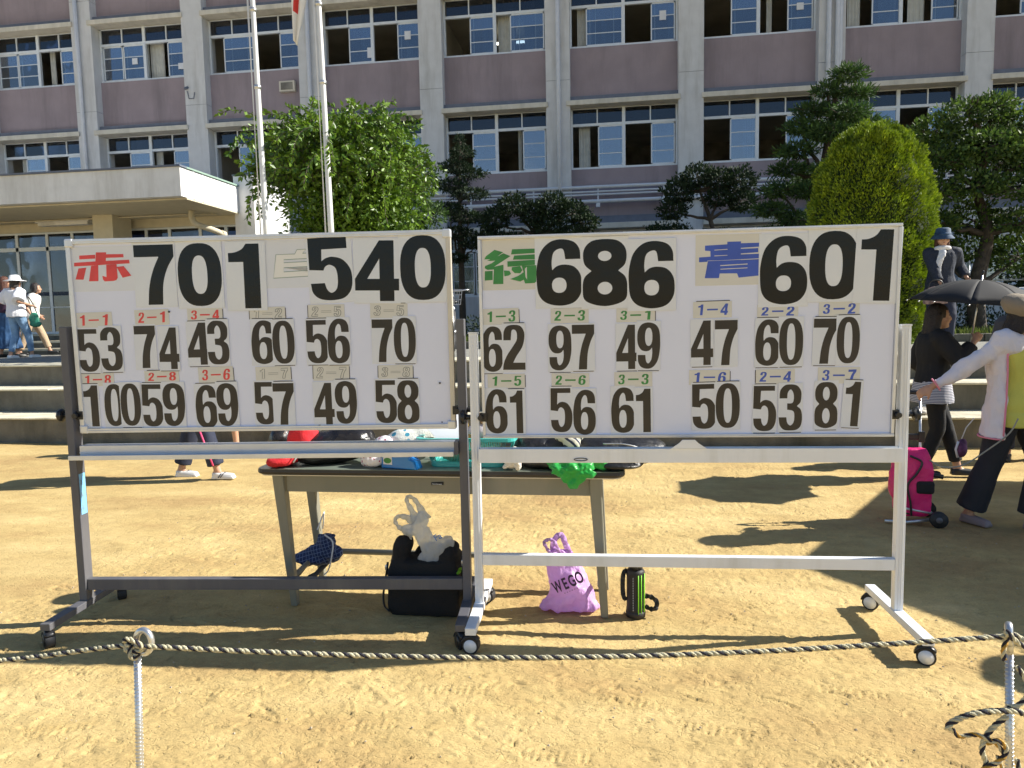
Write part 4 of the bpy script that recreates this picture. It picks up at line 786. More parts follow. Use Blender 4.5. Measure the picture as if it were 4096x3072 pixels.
KCARDS=[('L','aka',-0.7425,0.7803,0.3156,0.208),('L','shiro',0.1447,0.7812,0.2113,0.2176),('R','midori',-0.7715,0.792,0.2417,0.2254),('R','ao',0.1903,0.7862,0.2791,0.219)]
AKA = [[(-0.769, 0.858), (-0.719, 0.857), (-0.725, 0.807), (-0.776, 0.805)], [(-0.851, 0.845), (-0.773, 0.847), (-0.774, 0.829), (-0.852, 0.827)], [(-0.721, 0.848), (-0.637, 0.847), (-0.636, 0.832), (-0.722, 0.831)], [(-0.878, 0.812), (-0.775, 0.816), (-0.611, 0.82), (-0.609, 0.803), (-0.724, 0.8), (-0.762, 0.798), (-0.797, 0.797), (-0.88, 0.795)], [(-0.797, 0.796), (-0.762, 0.798), (-0.767, 0.724), (-0.813, 0.724)], [(-0.859, 0.785), (-0.821, 0.788), (-0.839, 0.732), (-0.878, 0.734)], [(-0.723, 0.799), (-0.673, 0.801), (-0.672, 0.738), (-0.679, 0.727), (-0.694, 0.723), (-0.736, 0.722), (-0.744, 0.73), (-0.746, 0.748), (-0.726, 0.742)], [(-0.674, 0.788), (-0.639, 0.791), (-0.605, 0.746), (-0.648, 0.737)]]
AO = [[(0.186, 0.864), (0.244, 0.864), (0.244, 0.856), (0.324, 0.856), (0.323, 0.839), (0.244, 0.836), (0.244, 0.832), (0.317, 0.833), (0.318, 0.815), (0.244, 0.812), (0.244, 0.808), (0.325, 0.809), (0.322, 0.789), (0.157, 0.785), (0.102, 0.785), (0.102, 0.78), (0.066, 0.779), (0.066, 0.8), (0.115, 0.802), (0.114, 0.826), (0.091, 0.828), (0.091, 0.85), (0.186, 0.853)], [(0.104, 0.783), (0.324, 0.786), (0.321, 0.715), (0.236, 0.708), (0.229, 0.727), (0.155, 0.728), (0.152, 0.708), (0.091, 0.709)]]
AOW = [[(0.157, 0.764), (0.273, 0.768), (0.273, 0.764), (0.157, 0.76)], [(0.158, 0.748), (0.273, 0.751), (0.273, 0.748), (0.158, 0.745)], [(0.131, 0.831), (0.187, 0.833), (0.187, 0.83), (0.131, 0.828)], [(0.131, 0.806), (0.187, 0.807), (0.187, 0.805), (0.131, 0.803)], [(0.245, 0.787), (0.321, 0.789), (0.321, 0.786), (0.245, 0.784)]]
MIDORI = [[(-0.882, 0.818), (-0.876, 0.831), (-0.835, 0.859), (-0.796, 0.847), (-0.842, 0.817)], [(-0.796, 0.843), (-0.764, 0.829), (-0.834, 0.787), (-0.839, 0.784), (-0.797, 0.789), (-0.798, 0.772), (-0.87, 0.771), (-0.882, 0.779), (-0.88, 0.788), (-0.849, 0.8), (-0.833, 0.811), (-0.855, 0.81), (-0.87, 0.812), (-0.814, 0.833)], [(-0.839, 0.784), (-0.796, 0.792), (-0.799, 0.706), (-0.845, 0.706)], [(-0.881, 0.765), (-0.846, 0.766), (-0.847, 0.725), (-0.883, 0.723)], [(-0.795, 0.766), (-0.77, 0.764), (-0.763, 0.75), (-0.774, 0.743), (-0.793, 0.74)], [(-0.756, 0.859), (-0.651, 0.859), (-0.653, 0.84), (-0.761, 0.836)], [(-0.747, 0.831), (-0.652, 0.834), (-0.653, 0.812), (-0.753, 0.813)], [(-0.778, 0.806), (-0.647, 0.81), (-0.648, 0.788), (-0.693, 0.786), (-0.778, 0.782)], [(-0.758, 0.78), (-0.721, 0.784), (-0.712, 0.765), (-0.721, 0.752), (-0.746, 0.753), (-0.76, 0.767)], [(-0.714, 0.785), (-0.648, 0.786), (-0.65, 0.713), (-0.658, 0.707), (-0.7, 0.706), (-0.706, 0.723), (-0.722, 0.715), (-0.767, 0.727), (-0.731, 0.74), (-0.706, 0.756)]]
MIDORIW = [[(-0.7, 0.771), (-0.691, 0.78), (-0.691, 0.723), (-0.698, 0.735)]]
SHIRO = [[(0.092, 0.826), (0.181, 0.827), (0.193, 0.847), (0.236, 0.848), (0.218, 0.829), (0.33, 0.835), (0.324, 0.727), (0.075, 0.718)], [(0.128, 0.802), (0.328, 0.808), (0.328, 0.794), (0.127, 0.788)], [(0.126, 0.765), (0.327, 0.771), (0.326, 0.754), (0.125, 0.746)]]
rr=random.Random(5)
teams={'L':LBX,'R':RBX}
totals=['701 red','701 red','701 red','540 white','540 white','540 white','686 green','686 green','686 green','601 blue','601 blue','601 blue']
ordn=['first','second','last']
for i,(b,d,u,v,w_,h) in enumerate(BIG):
    tt,team=totals[i].split(); rot=[.0,0,-.01,.035,-.02,-.005,0,0,0,.0,.0,-.03][i]
    o=card('number_card','glossy white card with large black %s, %s digit of the %s team total %s'%(d,ordn[i%3],team,tt),'number card',teams[b],u+(.008 if d=='1' else 0),v,max(w_+.012,.19),h+.022,rot,M['paper'],FAC+.001+.0012*(i%3))
    glyph(d,w_,h,M['ink'],o,-(.008 if d=='1' else 0),0,.0011)
scores=['53','74','43','60','56','70','100','59','69','57','49','58','62','97','49','61','56','61','47','60','70','50','53','81']
classes=['1-1','2-1','3-4','1-2','2-5','3-5','1-8','2-8','3-6','1-7','2-7','3-8','1-3','2-3','3-1','1-5','2-6','3-3','1-4','2-2','3-2','1-6','2-4','3-7']
seq=[(s,k,classes[j]) for j,s in enumerate(scores) for k in range(len(s))]
assert [s[k] for s,k,c in seq]==[x[1] for x in SMALL]
for i,((b,d,u,v,w_,h),(s,k,cl)) in enumerate(zip(SMALL,seq)):
    nm=['left','right'] if len(s)==2 else ['left','middle','right']
    tr=rr.choice(['','t','b','tb','b','']); rot=rr.uniform(-.012,.012)
    if (s,k)==('81',1): rot=-.05; tr='tb'
    if s=='50' and k==0: rot=.02
    o=card('number_card','white card with black %s, %s digit of the %s points of class %s'%(d,nm[k],s,cl),'number card',teams[b],u,v,max(w_+.005,.083 if d!='1' else .085),h+.014,rot,M['papers'],FAC+.0012+.0011*(k%3)+.003*(i%2)*0,None,tr)
    glyph(d,w_,h,M['inks'],o,0,0,.0011,G=GS)
cm={'L':('red',None),'R':('green','blue')}
for i,(b,s,u,v,w_,h) in enumerate(LABELS):
    team='red' if i in (0,1,2,3,4,5) else ''
    if i<6: team='red'; m=M['red']
    elif i<12: team='white'; m=M['pencil']
    elif i<18: team='green'; m=M['green']
    else: team='blue'; m=M['blue']
    o=card('class_label','cream card reading %s in %s digits above the class score'%(s,'outlined' if team=='white' else team),'class label',teams[b],u,v,w_,h,rr.uniform(-.02,.02),M['cream_paper'],FAC+.0005,None,rr.choice(['','r','l','lr','','t']))
    ln=.0028 if team=='white' else 0
    for ch,x,ww,hh,G in ((s[0],-.31,.17,.66,GS),('-',0,.3,.9,None),(s[2],.31,.19,.7,GS)):
        if ch=='-':
            ct=[[(-w_*.14,-.0035),(w_*.14,-.0035),(w_*.14,.0035),(-w_*.14,.0035)]]
            me=ribbonmesh('printed_dash',ct,ln*.6) if ln else fillmesh('printed_dash',ct); me.materials.clear(); me.materials.append(m); link('printed_dash',me,o,(0,0,.0011))
        else: glyph(ch,w_*ww*(.75 if ch=='1' else 1),h*hh,m,o,x*w_,0,.0011,rr.uniform(-.04,.04),G,ln,shear=.1)
kl={'aka':('cream card with the team name in red brush letters','AKA','red'),'shiro':('cream card with the outlined white team name','SHIRO','pencil'),'midori':('cream card with the team name in green letters','MIDORI','green'),'ao':('cream card with the team name in blue letters','AO','blue')}
for b,k,u,v,w_,h in KCARDS:
    lab,nm,mm=kl[k]; cx=u; 
    o=card('team_card',lab,'team card',teams[b],u,v,w_,h,0,M['papers'] if k in('aka','shiro') else M['cream_paper'],FAC-.0002)
    polys=globals()[nm]
    if k=='shiro':
        ct=[[(x-u,y-v) for x,y in p] for p in polys]; me=fillmesh('printed_character',ct); me.materials.clear(); me.materials.append(M['teamwhite']); link('printed_character',me,o,(0,0,.0011))
        me=ribbonmesh('character_outline',ct,.0035); me.materials.clear(); me.materials.append(mat('grey_green_outline',(.3,.38,.35),.6)); link('character_outline',me,o,(0,0,.0015))
    else:
        for j,p in enumerate(polys):
            me=fillmesh('brush_stroke',[[(x-u,y-v) for x,y in p]]); me.materials.clear(); me.materials.append(M[mm]); link('brush_stroke',me,o,(0,0,.0011+.00012*j))
        for p in {'ao':AOW,'midori':MIDORIW}.get(k,[]):
            me=fillmesh('paper_gap',[[(x-u,y-v) for x,y in p]]); me.materials.clear(); me.materials.append(M['cream_paper']); link('paper_gap',me,o,(0,0,.0028))
for bm,u,v,s_,ml in ((LBX,-.435,.573,.008,'tiny black magnet just below the digit 7 of the red total'),(LBX,.26,.02,.009,'tiny black magnet right of the points 57 near the lower edge'),(LBX,.84,.215,.008,'tiny black magnet at the upper right corner of the points 58'),(LBX,.845,.03,.005,'tiny black magnet at the lower right corner of the points 58')):
    q=MB(); q.box((-s_/2,-s_/2,0),(s_/2,s_/2,.004)); o=obj('magnet',q,M['blackp']); o.matrix_world=boardspace(bm,u,v,FAC+.001); tag(o,ml,'magnet','black magnets on the left scoreboard')
# ------------------------------------------------ steel desk
t=thing('desk','long grey green steel desk with dark top standing behind the two scoreboards','desk',(-.87,3.55,0))
W2=.92; yf,yb=-.235,.235
rc=[]; R_=.05
for cx_,cy_,a0 in ((W2-R_,yb-R_,0),(-W2+R_,yb-R_,1),(-W2+R_,yf+R_,2),(W2-R_,yf+R_,3)):
    for k in range(7): a=(a0+k/6)*PI/2; rc.append((cx_+R_*math.cos(a),cy_+R_*math.sin(a)))
tp=MB(); n=len(rc); prof=[(.985,.694),(1,.70),(1.003,.708),(1,.722)]
tp.rings([[V((x*s,y*(1+(s-1)*3),z)) for x,y in rc] for s,z in prof]); obj('edge_band',tp,M['edge'],t,False)
tp=MB(); tp.rings([[V((x*.998,y*.994,z)) for x,y in rc] for z in (.7222,.7245)]); obj('desktop',tp,M['desktop'],t)
tr=MB(); tr.rings([[V((x*.985,y*.96,z)) for x,y in rc] for z in (.689,.6935)]); obj('trim_strip',tr,M['alug'],t)
ap=MB(); ap.box((-.775,yf+.045,.6),(.765,yf+.06,.688)); ap.box((-.775,yb-.05,.6),(.765,yb-.035,.688)); ap.box((-.8,-.17,.6),(-.785,.17,.688)); ap.box((.775,-.17,.6),(.79,.17,.688)); obj('apron',ap,M['desk'],t)
for sx,x0_,x1_ in ((-1,-.815,-.765),(1,.805,.82)):
    for y in (yf+.055,yb-.06):
        l=MB(); top=.06; xo=x0_; 
        l.rings([[V((x+dx,y+dy,z)) for dx,dy in ((-h,-h),(h,-h),(h,h),(-h,h))] for x,h,z in ((xo+(.0 if sx<0 else -.02),.03,.689),(xo+(.005 if sx<0 else -.02),.028,.6),(x1_,.018,.012),(x1_,.018,.0))]); obj('leg',l,M['desk'],t,bevel=.006)
for z,y in ((.19,yb-.06),):
    s=MB(); s.cyl((-.78,y,.17),(.8,y,.17),.016,10); obj('stretcher',s,M['desk'],t,True)
for x in (-.77,.8):
    s=MB(); s.cyl((x,yf+.07,.15),(x,yb-.07,.17),.014,10); obj('stretcher',s,M['desk'],t,True)
pl=MB(); pl.tube([(-.02,yf+.043,.65),(.04,yf+.043,.652)],.0075,10,flat=1); po=obj('name_plate',pl,M['blackp'],t,True); text('lettering','Nichinex',.0125,M['papers'],po,(.01,yf+.034,.6505),(PI/2,0,0),width=.05)
s=MB(); s.cyl((.68,yf+.0445,.655),(.68,yf+.04,.655),.009,12); obj('lock',s,M['blackp'],t,True)
s=MB(); s.ell((.645,yf+.043,.683),(.03,.002,.006)); obj('red_stain',s,mat('red_stain',(.4,.05,.02),.7),t,True)
TZ=.7255
# ---- things on the desk
F=lambda n,c,**k: mat(n,c,.85,var=.1,vscale=12,bump=.3,bscale=150,**k)
mR=F('red_cloth',(.6,.02,.03)); mK=mat('black_nylon',(.012,.012,.014),.42,bump=.35,bscale=40); mK2=mat('black_leather',(.016,.015,.016),.25,bump=.3,bscale=25)
def lump(name,label,cat,ells,m,voxel=.009,wr=.006,ws=14,seed=0,sm=5,loc=(0,0,0)):
    t=thing(name,label,cat,loc); b=MB()
    for c,r in ells: b.ell(V(c),r)
    o=blob('body',b,m,t,voxel,sm,wr,ws,seed); return t
a=lump('red_bag','red cloth bag slumped at the left end of the desk','bag',[((-1.66,3.42,TZ+.055),(.075,.09,.055)),((-1.60,3.48,TZ+.13),(.085,.08,.09)),((-1.68,3.36,TZ+.03),(.07,.06,.032))],mR,wr=.008)
s=MB(); s.tube([(-1.665,3.395,TZ+.165),(-1.64,3.4,TZ+.19),(-1.62,3.42,TZ+.215)],.004,5); s.tube([(-1.59,3.33,TZ+.03),(-1.575,3.345,TZ+.06),(-1.57,3.36,TZ+.075)],.004,5); obj('white_piping',s,M['papers'],a,True)
lump('black_bag','shiny black bag lying right of the red bag on the desk','bag',[((-1.44,3.5,TZ+.08),(.19,.1,.085)),((-1.36,3.52,TZ+.11),(.14,.1,.09)),((-1.52,3.46,TZ+.05),(.14,.1,.055)),((-1.78,3.62,TZ+.09),(.07,.1,.1))],mK2,wr=.009,ws=9,seed=3)
s=MB(); s.tube(catmull([(-1.51,3.4,TZ+.19),(-1.47,3.38,TZ+.205),(-1.43,3.39,TZ+.2),(-1.47,3.395,TZ+.185)],4),.005,5,closed=True); s.tube([(-1.5,3.39,TZ+.2),(-1.45,3.385,TZ+.19)],.005,5); o=obj('cord_loop',s,M['papers'],None,True); tag(o,'small white cord loop lying on the shiny black bag','cord')
fl=mat('floral_cloth',(.7,.68,.72),.85); 
def spots(m,scale,c2,thr=.2):
    t_=m.node_tree; b=t_.nodes['Principled BSDF']; tc=t_.nodes.new('ShaderNodeTexCoord'); v=t_.nodes.new('ShaderNodeTexVoronoi'); v.inputs['Scale'].default_value=scale
    r=t_.nodes.new('ShaderNodeValToRGB'); e=r.color_ramp.elements; base=tuple(b.inputs['Base Color'].default_value); r.color_ramp.interpolation='CONSTANT'; e[0].color=(*c2,1); e[0].position=0; e[1].position=thr; e[1].color=base
    t_.links.new(tc.outputs['Object'],v.inputs['Vector']); t_.links.new(v.outputs['Distance'],r.inputs[0]); t_.links.new(r.outputs[0],b.inputs['Base Color'])
spots(fl,42,(.3,.03,.09),.27)
lump('floral_pouch','white pouch with small red flowers between black bag and dotted towel','pouch',[((-1.2,3.40,TZ+.035),(.065,.06,.04)),((-1.15,3.44,TZ+.09),(.06,.05,.06)),((-1.24,3.41,TZ+.06),(.04,.04,.035))],fl,voxel=.007,wr=.007,ws=22,seed=5)
tw=mat('dotted_towel',(.72,.74,.7),.95,bump=.5,bscale=200); spots(tw,17,(.05,.3,.45),.27)
lump('dotted_towel','fluffy white towel with turquoise dots bundled on the desk','towel',[((-1.05,3.52,TZ+.09),(.13,.09,.09)),((-.97,3.54,TZ+.12),(.1,.08,.08)),((-1.11,3.43,TZ+.03),(.05,.07,.035))],tw,wr=.006,ws=13,seed=6)
# blue plastic tape stand
t=thing('tape_stand','bright blue plastic carrier with green sticker in front of the dotted towel','carrier',(-1.04,3.37,TZ),-.25)
mb=MB(); mb.prism([(-.1,0),(.1,0),(.085,.04),(.06,.055),(.05,.12),(.02,.13),(.0,.07),(-.035,.06),(-.05,.075),(-.09,.08)],-.035,.035); bl=mat('blue_plastic',(.015,.2,.6),.25,coat=.3); obj('body',mb,bl,t,bevel=.006)
mb=MB(); mb.box((-.085,-.0365,.02),(-.035,-.0355,.07)); q=obj('sticker',mb,M['papers'],t); mb=MB(); mb.lathe([(0.001,0),(.02,0),(.02,.001),(.001,.001)],14,(-.06,-.0366,.04),Matrix.Rotation(PI/2,4,'X'),1.1,.7); obj('leaf_mark',mb,M['green'],q)
# teal basket with slots
def basket():
    t=thing('basket','turquoise plastic basket with slotted sides filled with papers','basket',(-.72,3.5,TZ)); m=mat('teal_plastic',(.06,.45,.42),.35,coat=.2); 
    def oval(hx,hy,z,r=.05,n=5):
        o=[]
        for cx_,cy_,a0 in ((hx-r,hy-r,0),(-hx+r,hy-r,1),(-hx+r,-hy+r,2),(hx-r,-hy+r,3)):
            for k in range(n+1): a=(a0+k/n)*PI/2; o.append(V((cx_+r*math.cos(a),cy_+r*math.sin(a),z)))
        return o
    b=MB(); b.rings([oval(.19,.1,0),oval(.192,.102,.028),oval(.188,.098,.028),oval(.186,.096,.003)],cap=False); b.rings([oval(.188,.098,.0),oval(.188,.098,.003)]); obj('base',b,m,t,True)
    rm=MB(); rm.rings([oval(.232,.135,.135),oval(.25,.15,.135),oval(.25,.15,.15),oval(.228,.132,.15)],cap=False,closed=True); obj('rim',rm,m,t)
    mid=MB(); mid.rings([oval(.2155,.12,.085),oval(.2165,.121,.095),oval(.213,.118,.095),oval(.212,.117,.085)],cap=False,closed=True); obj('band',mid,m,t)
    sl=MB()
    for k in range(40):
        u=-1+2*k/39
        for s in (-1,1): sl.tube([(u*.15,s*.101,.026),(u*.165,s*.119,.086),(u*.18,s*.133,.137)],.0017,4)
    for k in range(16):
        u=-1+2*k/15
        for s in (-1,1): sl.tube([(s*.191,u*.06,.026),(s*.214,u*.075,.086),(s*.232,u*.09,.137)],.0017,4)
    obj('slats',sl,m,t,kind='stuff')
basket()
def paper(name,label,cat,corners,m,th=.002):
    mb=MB(); c=[V(p) for p in corners]; nrm=(c[1]-c[0]).cross(c[3]-c[0]).normalized()*th; g=[]
    N_=6
    vs=[]
    for s in (0,1):
        for i in range(N_+1):
            for j in range(N_+1):
                u,v=i/N_,j/N_; p=(c[0]*(1-u)+c[1]*u)*(1-v)+(c[3]*(1-u)+c[2]*u)*v; vs.append(p+nrm*s+nrm.normalized()*.006*math.sin(u*3+v*2))
    fs=[]
    for s in (0,1):
        for i in range(N_):
            for j in range(N_): a=s*(N_+1)**2+i*(N_+1)+j; fs.append((a,a+1,a+N_+2,a+N_+1))
    mb.add(vs,fs); o=obj(name,mb,m,None,True); return tag(o,label,cat)
paper('envelope','white envelope leaning in the turquoise basket','envelope',[(-.93,3.42,TZ+.2),(-.85,3.39,TZ+.12),(-.73,3.4,TZ+.13),(-.78,3.5,TZ+.26)],M['papers'])
paper('folder','ochre paper folder behind the white envelope in the basket','folder',[(-.95,3.44,TZ+.21),(-.84,3.405,TZ+.11),(-.69,3.43,TZ+.14),(-.75,3.53,TZ+.25)],mat('ochre_paper',(.5,.33,.08),.7))
lump('white_parcel','white plastic packet lying across the turquoise basket','packet',[((-.62,3.5,TZ+.165),(.13,.09,.035)),((-.55,3.48,TZ+.17),(.1,.08,.03))],translucent('white_film',(.7,.66,.68),.2),voxel=.007,wr=.008,ws=18,seed=8)
lump('paper_wrap','crumpled brown paper wrapping on top of the white packet','wrapping',[((-.6,3.52,TZ+.225),(.09,.06,.03)),((-.54,3.5,TZ+.24),(.05,.05,.03)),((-.47,3.5,TZ+.2),(.05,.05,.025))],mat('brown_paper',(.55,.3,.13),.7),voxel=.006,wr=.016,ws=28,seed=9,sm=1)
lump('basket_contents','jumble of small pale papers seen through the basket slots','papers',[((-.8,3.5,TZ+.06),(.07,.06,.05)),((-.7,3.48,TZ+.07),(.08,.06,.05)),((-.6,3.5,TZ+.06),(.07,.06,.05))],mat('mixed_papers',(.4,.38,.28),.8,var=.5,vscale=40),voxel=.008,wr=.01,ws=30,seed=10)
lump('white_plush','small white knitted toy lying right of the basket','toy',[((-.49,3.36,TZ+.035),(.035,.04,.033)),((-.455,3.33,TZ+.035),(.018,.022,.038)),((-.48,3.4,TZ+.075),(.025,.02,.03)),((-.52,3.34,TZ+.015),(.013,.013,.012))],F('knit_white',(.7,.66,.6)),voxel=.005,wr=.002,ws=60)
lump('black_bag','dull black bag lying between white toy and green cloth','bag',[((-.37,3.5,TZ+.08),(.13,.11,.08)),((-.28,3.52,TZ+.1),(.12,.1,.085)),((-.42,3.48,TZ+.05),(.1,.1,.05)),((-.3,3.42,TZ+.03),(.16,.09,.035))],mK,wr=.007,ws=11,seed=11)
st_=mat('striped_towel',(.62,.6,.5),.9); wv=st_.node_tree.nodes.new('ShaderNodeTexWave'); wv.inputs['Scale'].default_value=14; wv.bands_direction='DIAGONAL'; rp=st_.node_tree.nodes.new('ShaderNodeValToRGB'); rp.color_ramp.elements[0].color=(.03,.04,.08,1); rp.color_ramp.elements[0].position=.3; rp.color_ramp.elements[1].color=(.65,.62,.52,1); rp.color_ramp.elements[1].position=.36
tcn=st_.node_tree.nodes.new('ShaderNodeTexCoord'); st_.node_tree.links.new(tcn.outputs['Object'],wv.inputs[0]); st_.node_tree.links.new(wv.outputs[1],rp.inputs[0]); st_.node_tree.links.new(rp.outputs[0],st_.node_tree.nodes['Principled BSDF'].inputs['Base Color'])
lump('striped_towel','cream and navy striped towel tucked above the green cloth','towel',[((-.235,3.44,TZ+.15),(.055,.05,.03)),((-.2,3.42,TZ+.12),(.045,.04,.04)),((-.17,3.44,TZ+.16),(.03,.04,.035))],st_,voxel=.006,wr=.006,ws=20)
# green cloth hanging over the desk edge
gm=mat('green_satin',(.005,.33,.04),.4,bump=.3,bscale=30,sheen=.2)
gt=lump('green_cloth','bright green satin cloth hanging over the front edge of the desk','cloth',[((-.2,3.4,TZ+.05),(.09,.07,.045)),((-.12,3.38,TZ+.035),(.11,.06,.032)),((-.04,3.37,TZ+.02),(.08,.04,.02)),((-.2,3.33,TZ+.02),(.11,.05,.03)),((-.2,3.302,TZ-.0),(.095,.016,.03)),((-.19,3.298,TZ-.03),(.06,.012,.03)),((-.19,3.296,TZ-.06),(.03,.009,.025)),((-.28,3.36,TZ+.04),(.05,.04,.03)),((-.14,3.3,TZ-.005),(.07,.012,.02))],gm,voxel=.005,wr=.011,ws=26,seed=12,sm=2)
b=lump('black_bag','large flat black zip bag overhanging the right end of the desk','bag',[((-.04,3.52,TZ+.075),(.2,.15,.075)),((.08,3.5,TZ+.07),(.15,.14,.065)),((.16,3.54,TZ+.085),(.1,.1,.04)),((-.1,3.45,TZ+.03),(.18,.12,.035)),((.02,3.4,TZ+.02),(.12,.09,.022))],mK,wr=.006,ws=10,seed=13)
z=MB(); z.tube(catmull([(-.05,3.37,TZ+.125),(.05,3.36,TZ+.125),(.13,3.38,TZ+.1),(.15,3.375,TZ+.07)],5),.0035,5); z.ell((.145,3.37,TZ+.06),(.006,.004,.014)); obj('zip',z,M['galv'],b,True)
# ---- things under the desk
pm2=mat('plaid_cloth',(.02,.04,.14),.85,bump=.2,bscale=150); tn=pm2.node_tree; tcn=tn.nodes.new('ShaderNodeTexCoord'); cur=None
for d,(sc_,rot_) in enumerate(((22,(0,.3,0)),(22,(0,.3+PI/2,0)))):
    mp=tn.nodes.new('ShaderNodeMapping'); mp.inputs['Rotation'].default_value=rot_; w2=tn.nodes.new('ShaderNodeTexWave'); w2.inputs['Scale'].default_value=17; rp=tn.nodes.new('ShaderNodeMapRange'); rp.inputs[1].default_value=.93; rp.inputs[2].default_value=.97
    tn.links.new(tcn.outputs['Object'],mp.inputs[0]); tn.links.new(mp.outputs[0],w2.inputs[0]); tn.links.new(w2.outputs[1],rp.inputs[0])
    mx=tn.nodes.new('ShaderNodeMix'); mx.data_type='RGBA'; tn.links.new(rp.outputs[0],mx.inputs[0]); mx.inputs[7].default_value=(.13,.18,.32,1)
    if cur: tn.links.new(cur,mx.inputs[6])
    else: mx.inputs[6].default_value=(.015,.03,.1,1)
    cur=mx.outputs[2]
tn.links.new(cur,tn.nodes['Principled BSDF'].inputs['Base Color'])
p=lump('plaid_pouch','navy plaid drawstring pouch hanging inside the left desk leg','pouch',[((-1.64,3.6,.17),(.12,.06,.035)),((-1.58,3.6,.21),(.085,.05,.05)),((-1.55,3.6,.26),(.055,.045,.05)),((-1.52,3.6,.2),(.05,.05,.045)),((-1.545,3.6,.3),(.055,.03,.015))],pm2,voxel=.007,wr=.016,ws=17,seed=15)
s=MB(); s.tube(catmull([(-1.54,3.55,.32),(-1.495,3.55,.28),(-1.5,3.54,.2),(-1.53,3.56,.12),(-1.56,3.57,.09)],6),.004,6); s.tube([(-1.6,3.6,.33),(-1.6,3.7,.4),(-1.62,3.72,.3)],.004,5); obj('drawstring',s,M['papers'],p,True)
s=MB(); s.tube(catmull([(-1.66,3.6,.15),(-1.72,3.58,.07),(-1.78,3.56,.03),(-1.84,3.55,.012)],6),[.03,.026,.022,.02,.018,.016,.014,.013,.012,.012,.011,.011,.01,.01,.01,.009,.008,.007,.006],8,flat=.5); s.tube([(-1.55,3.6,.15),(-1.62,3.6,.08),(-1.66,3.6,.06)],.014,7); obj('strap',s,F('grey_strap',(.06,.06,.07)),p,True)
# duffel
t=thing('black_duffel_bag','big black shoulder bag standing open under the desk behind the left stand','bag',(-.93,3.38,0))
mb=MB(); hw=.18
mb.rings([[V((x*1.0,y,z)) for x,y in ((-w_,-d_),(-w_*.5,-d_*1.08),(0,-d_*1.1),(w_*.5,-d_*1.08),(w_,-d_),(w_*1.03,0),(w_,d_),(0,d_*1.1),(-w_,d_),(-w_*1.03,0))] for w_,d_,z in ((.165,.09,.004),(.178,.1,.03),(.182,.1,.14),(.178,.095,.22),(.165,.08,.27))])
for c,r in (((-.125,-.02,.3),(.045,.06,.085)),((-.1,-.0,.34),(.03,.04,.05)),((.12,-.02,.29),(.06,.06,.06)),((.13,-.01,.33),(.045,.035,.035)),((.02,.06,.28),(.1,.03,.05)),((-.16,0,.2),(.03,.06,.1)),((.165,0,.2),(.025,.06,.12))): mb.ell(V(c),r)
blob('body',mb,mat('black_canvas',(.008,.008,.009),.85,bump=.4,bscale=160),t,.008,4,.006,10,17)
s=MB(); s.tube(catmull([(-.19,-.05,.24),(-.2,-.06,.17),(-.21,-.07,.1),(-.2,-.09,.05),(-.17,-.11,.03)],6),.014,6,flat=.3); s.tube([(-.185,-.06,.26),(-.19,-.07,.2)],.006,6); s.tube([(.19,-.05,.3),(.195,-.06,.24),(.19,-.06,.2)],.006,6); obj('shoulder_strap',s,M['blackp'],t,True)
s=MB(); s.ell((-.192,-.07,.235),(.006,.004,.016)); s.ell((.195,-.07,.27),(.006,.004,.016)); obj('clip',s,M['galv'],t,True)
s=MB(); s.ell((.175,-.05,.225),(.012,.05,.012)); obj('green_tag',s,mat('lime_cloth',(.2,.5,.02),.7),t,True)
# carrier bag sticking out of the duffel
def sheetbag(name,label,polys,y,m,dep,parentloc,seed=0,wr=.006):
    t=thing(name,label,'plastic bag',parentloc); return t
t=thing('plastic_bag','translucent white shopping bag with two handle loops sticking out of the black shoulder bag','plastic bag',(-.93,3.3,0))
wm=translucent('white_poly_bag',(.8,.84,.88),.5,.25,.72,.9,22)
mb=MB(); yb_=.05
for c,r in (((.03,yb_,.27),(.07,.03,.06)),((.05,yb_,.33),(.075,.03,.06)),((.0,yb_,.38),(.045,.022,.06)),((.1,yb_,.35),(.05,.025,.04)),((-.03,yb_,.42),(.04,.018,.05)),((-.01,yb_,.47),(.03,.014,.05)),((-.075,yb_,.42),(.05,.014,.03))): mb.ell(V(c),r)
blob('body',mb,wm,t,.006,3,.014,20,19,stretch=(1.6,1,.7))
hd=MB()
def strap(mb,pts,wd,th=.0015,nn=6):
    """a flat plastic strap: ribbon of width wd lying in the x-z plane"""
    P=catmull(pts,nn); ring=[]
    for i,p in enumerate(P):
        d=(P[min(i+1,len(P)-1)]-P[max(i-1,0)]).normalized(); q=V((-d.z,0,d.x)); w_=wd(i/(len(P)-1)) if callable(wd) else wd
        y_=.006*math.sin(i*1.3)
        ring.append([p+q*w_+V((0,y_-th,0)),p+q*w_+V((0,y_+th,0)),p-q*w_+V((0,-y_+th,0)),p-q*w_+V((0,-y_-th,0))])
    mb.rings(ring)
strap(hd,[(-.035,yb_,.45),(-.06,yb_,.51),(-.085,yb_,.56),(-.08,yb_,.585),(-.05,yb_,.575),(-.02,yb_,.53),(.005,yb_,.47)],lambda t:.009+.024*abs(2*t-1)**3)
strap(hd,[(-.05,yb_,.46),(-.09,yb_,.48),(-.13,yb_,.485),(-.15,yb_,.465),(-.135,yb_,.435),(-.1,yb_,.41),(-.06,yb_,.4)],lambda t:.009+.024*abs(2*t-1)**3)
obj('handle',hd,wm,t,True)
text('lettering','Fa',.045,mat('blue_ink',(.03,.2,.6),.5),t,(.075,yb_-.035,.395),(PI/2,-.5,.1))
# purple WEGO bag
t=thing('purple_bag','lilac plastic shopping bag lettered WEGO slumped by the right desk leg','plastic bag',(-.22,3.44,0))
pu=translucent('lilac_poly_bag',(.78,.5,.88),.35,.3,1,.8,26)
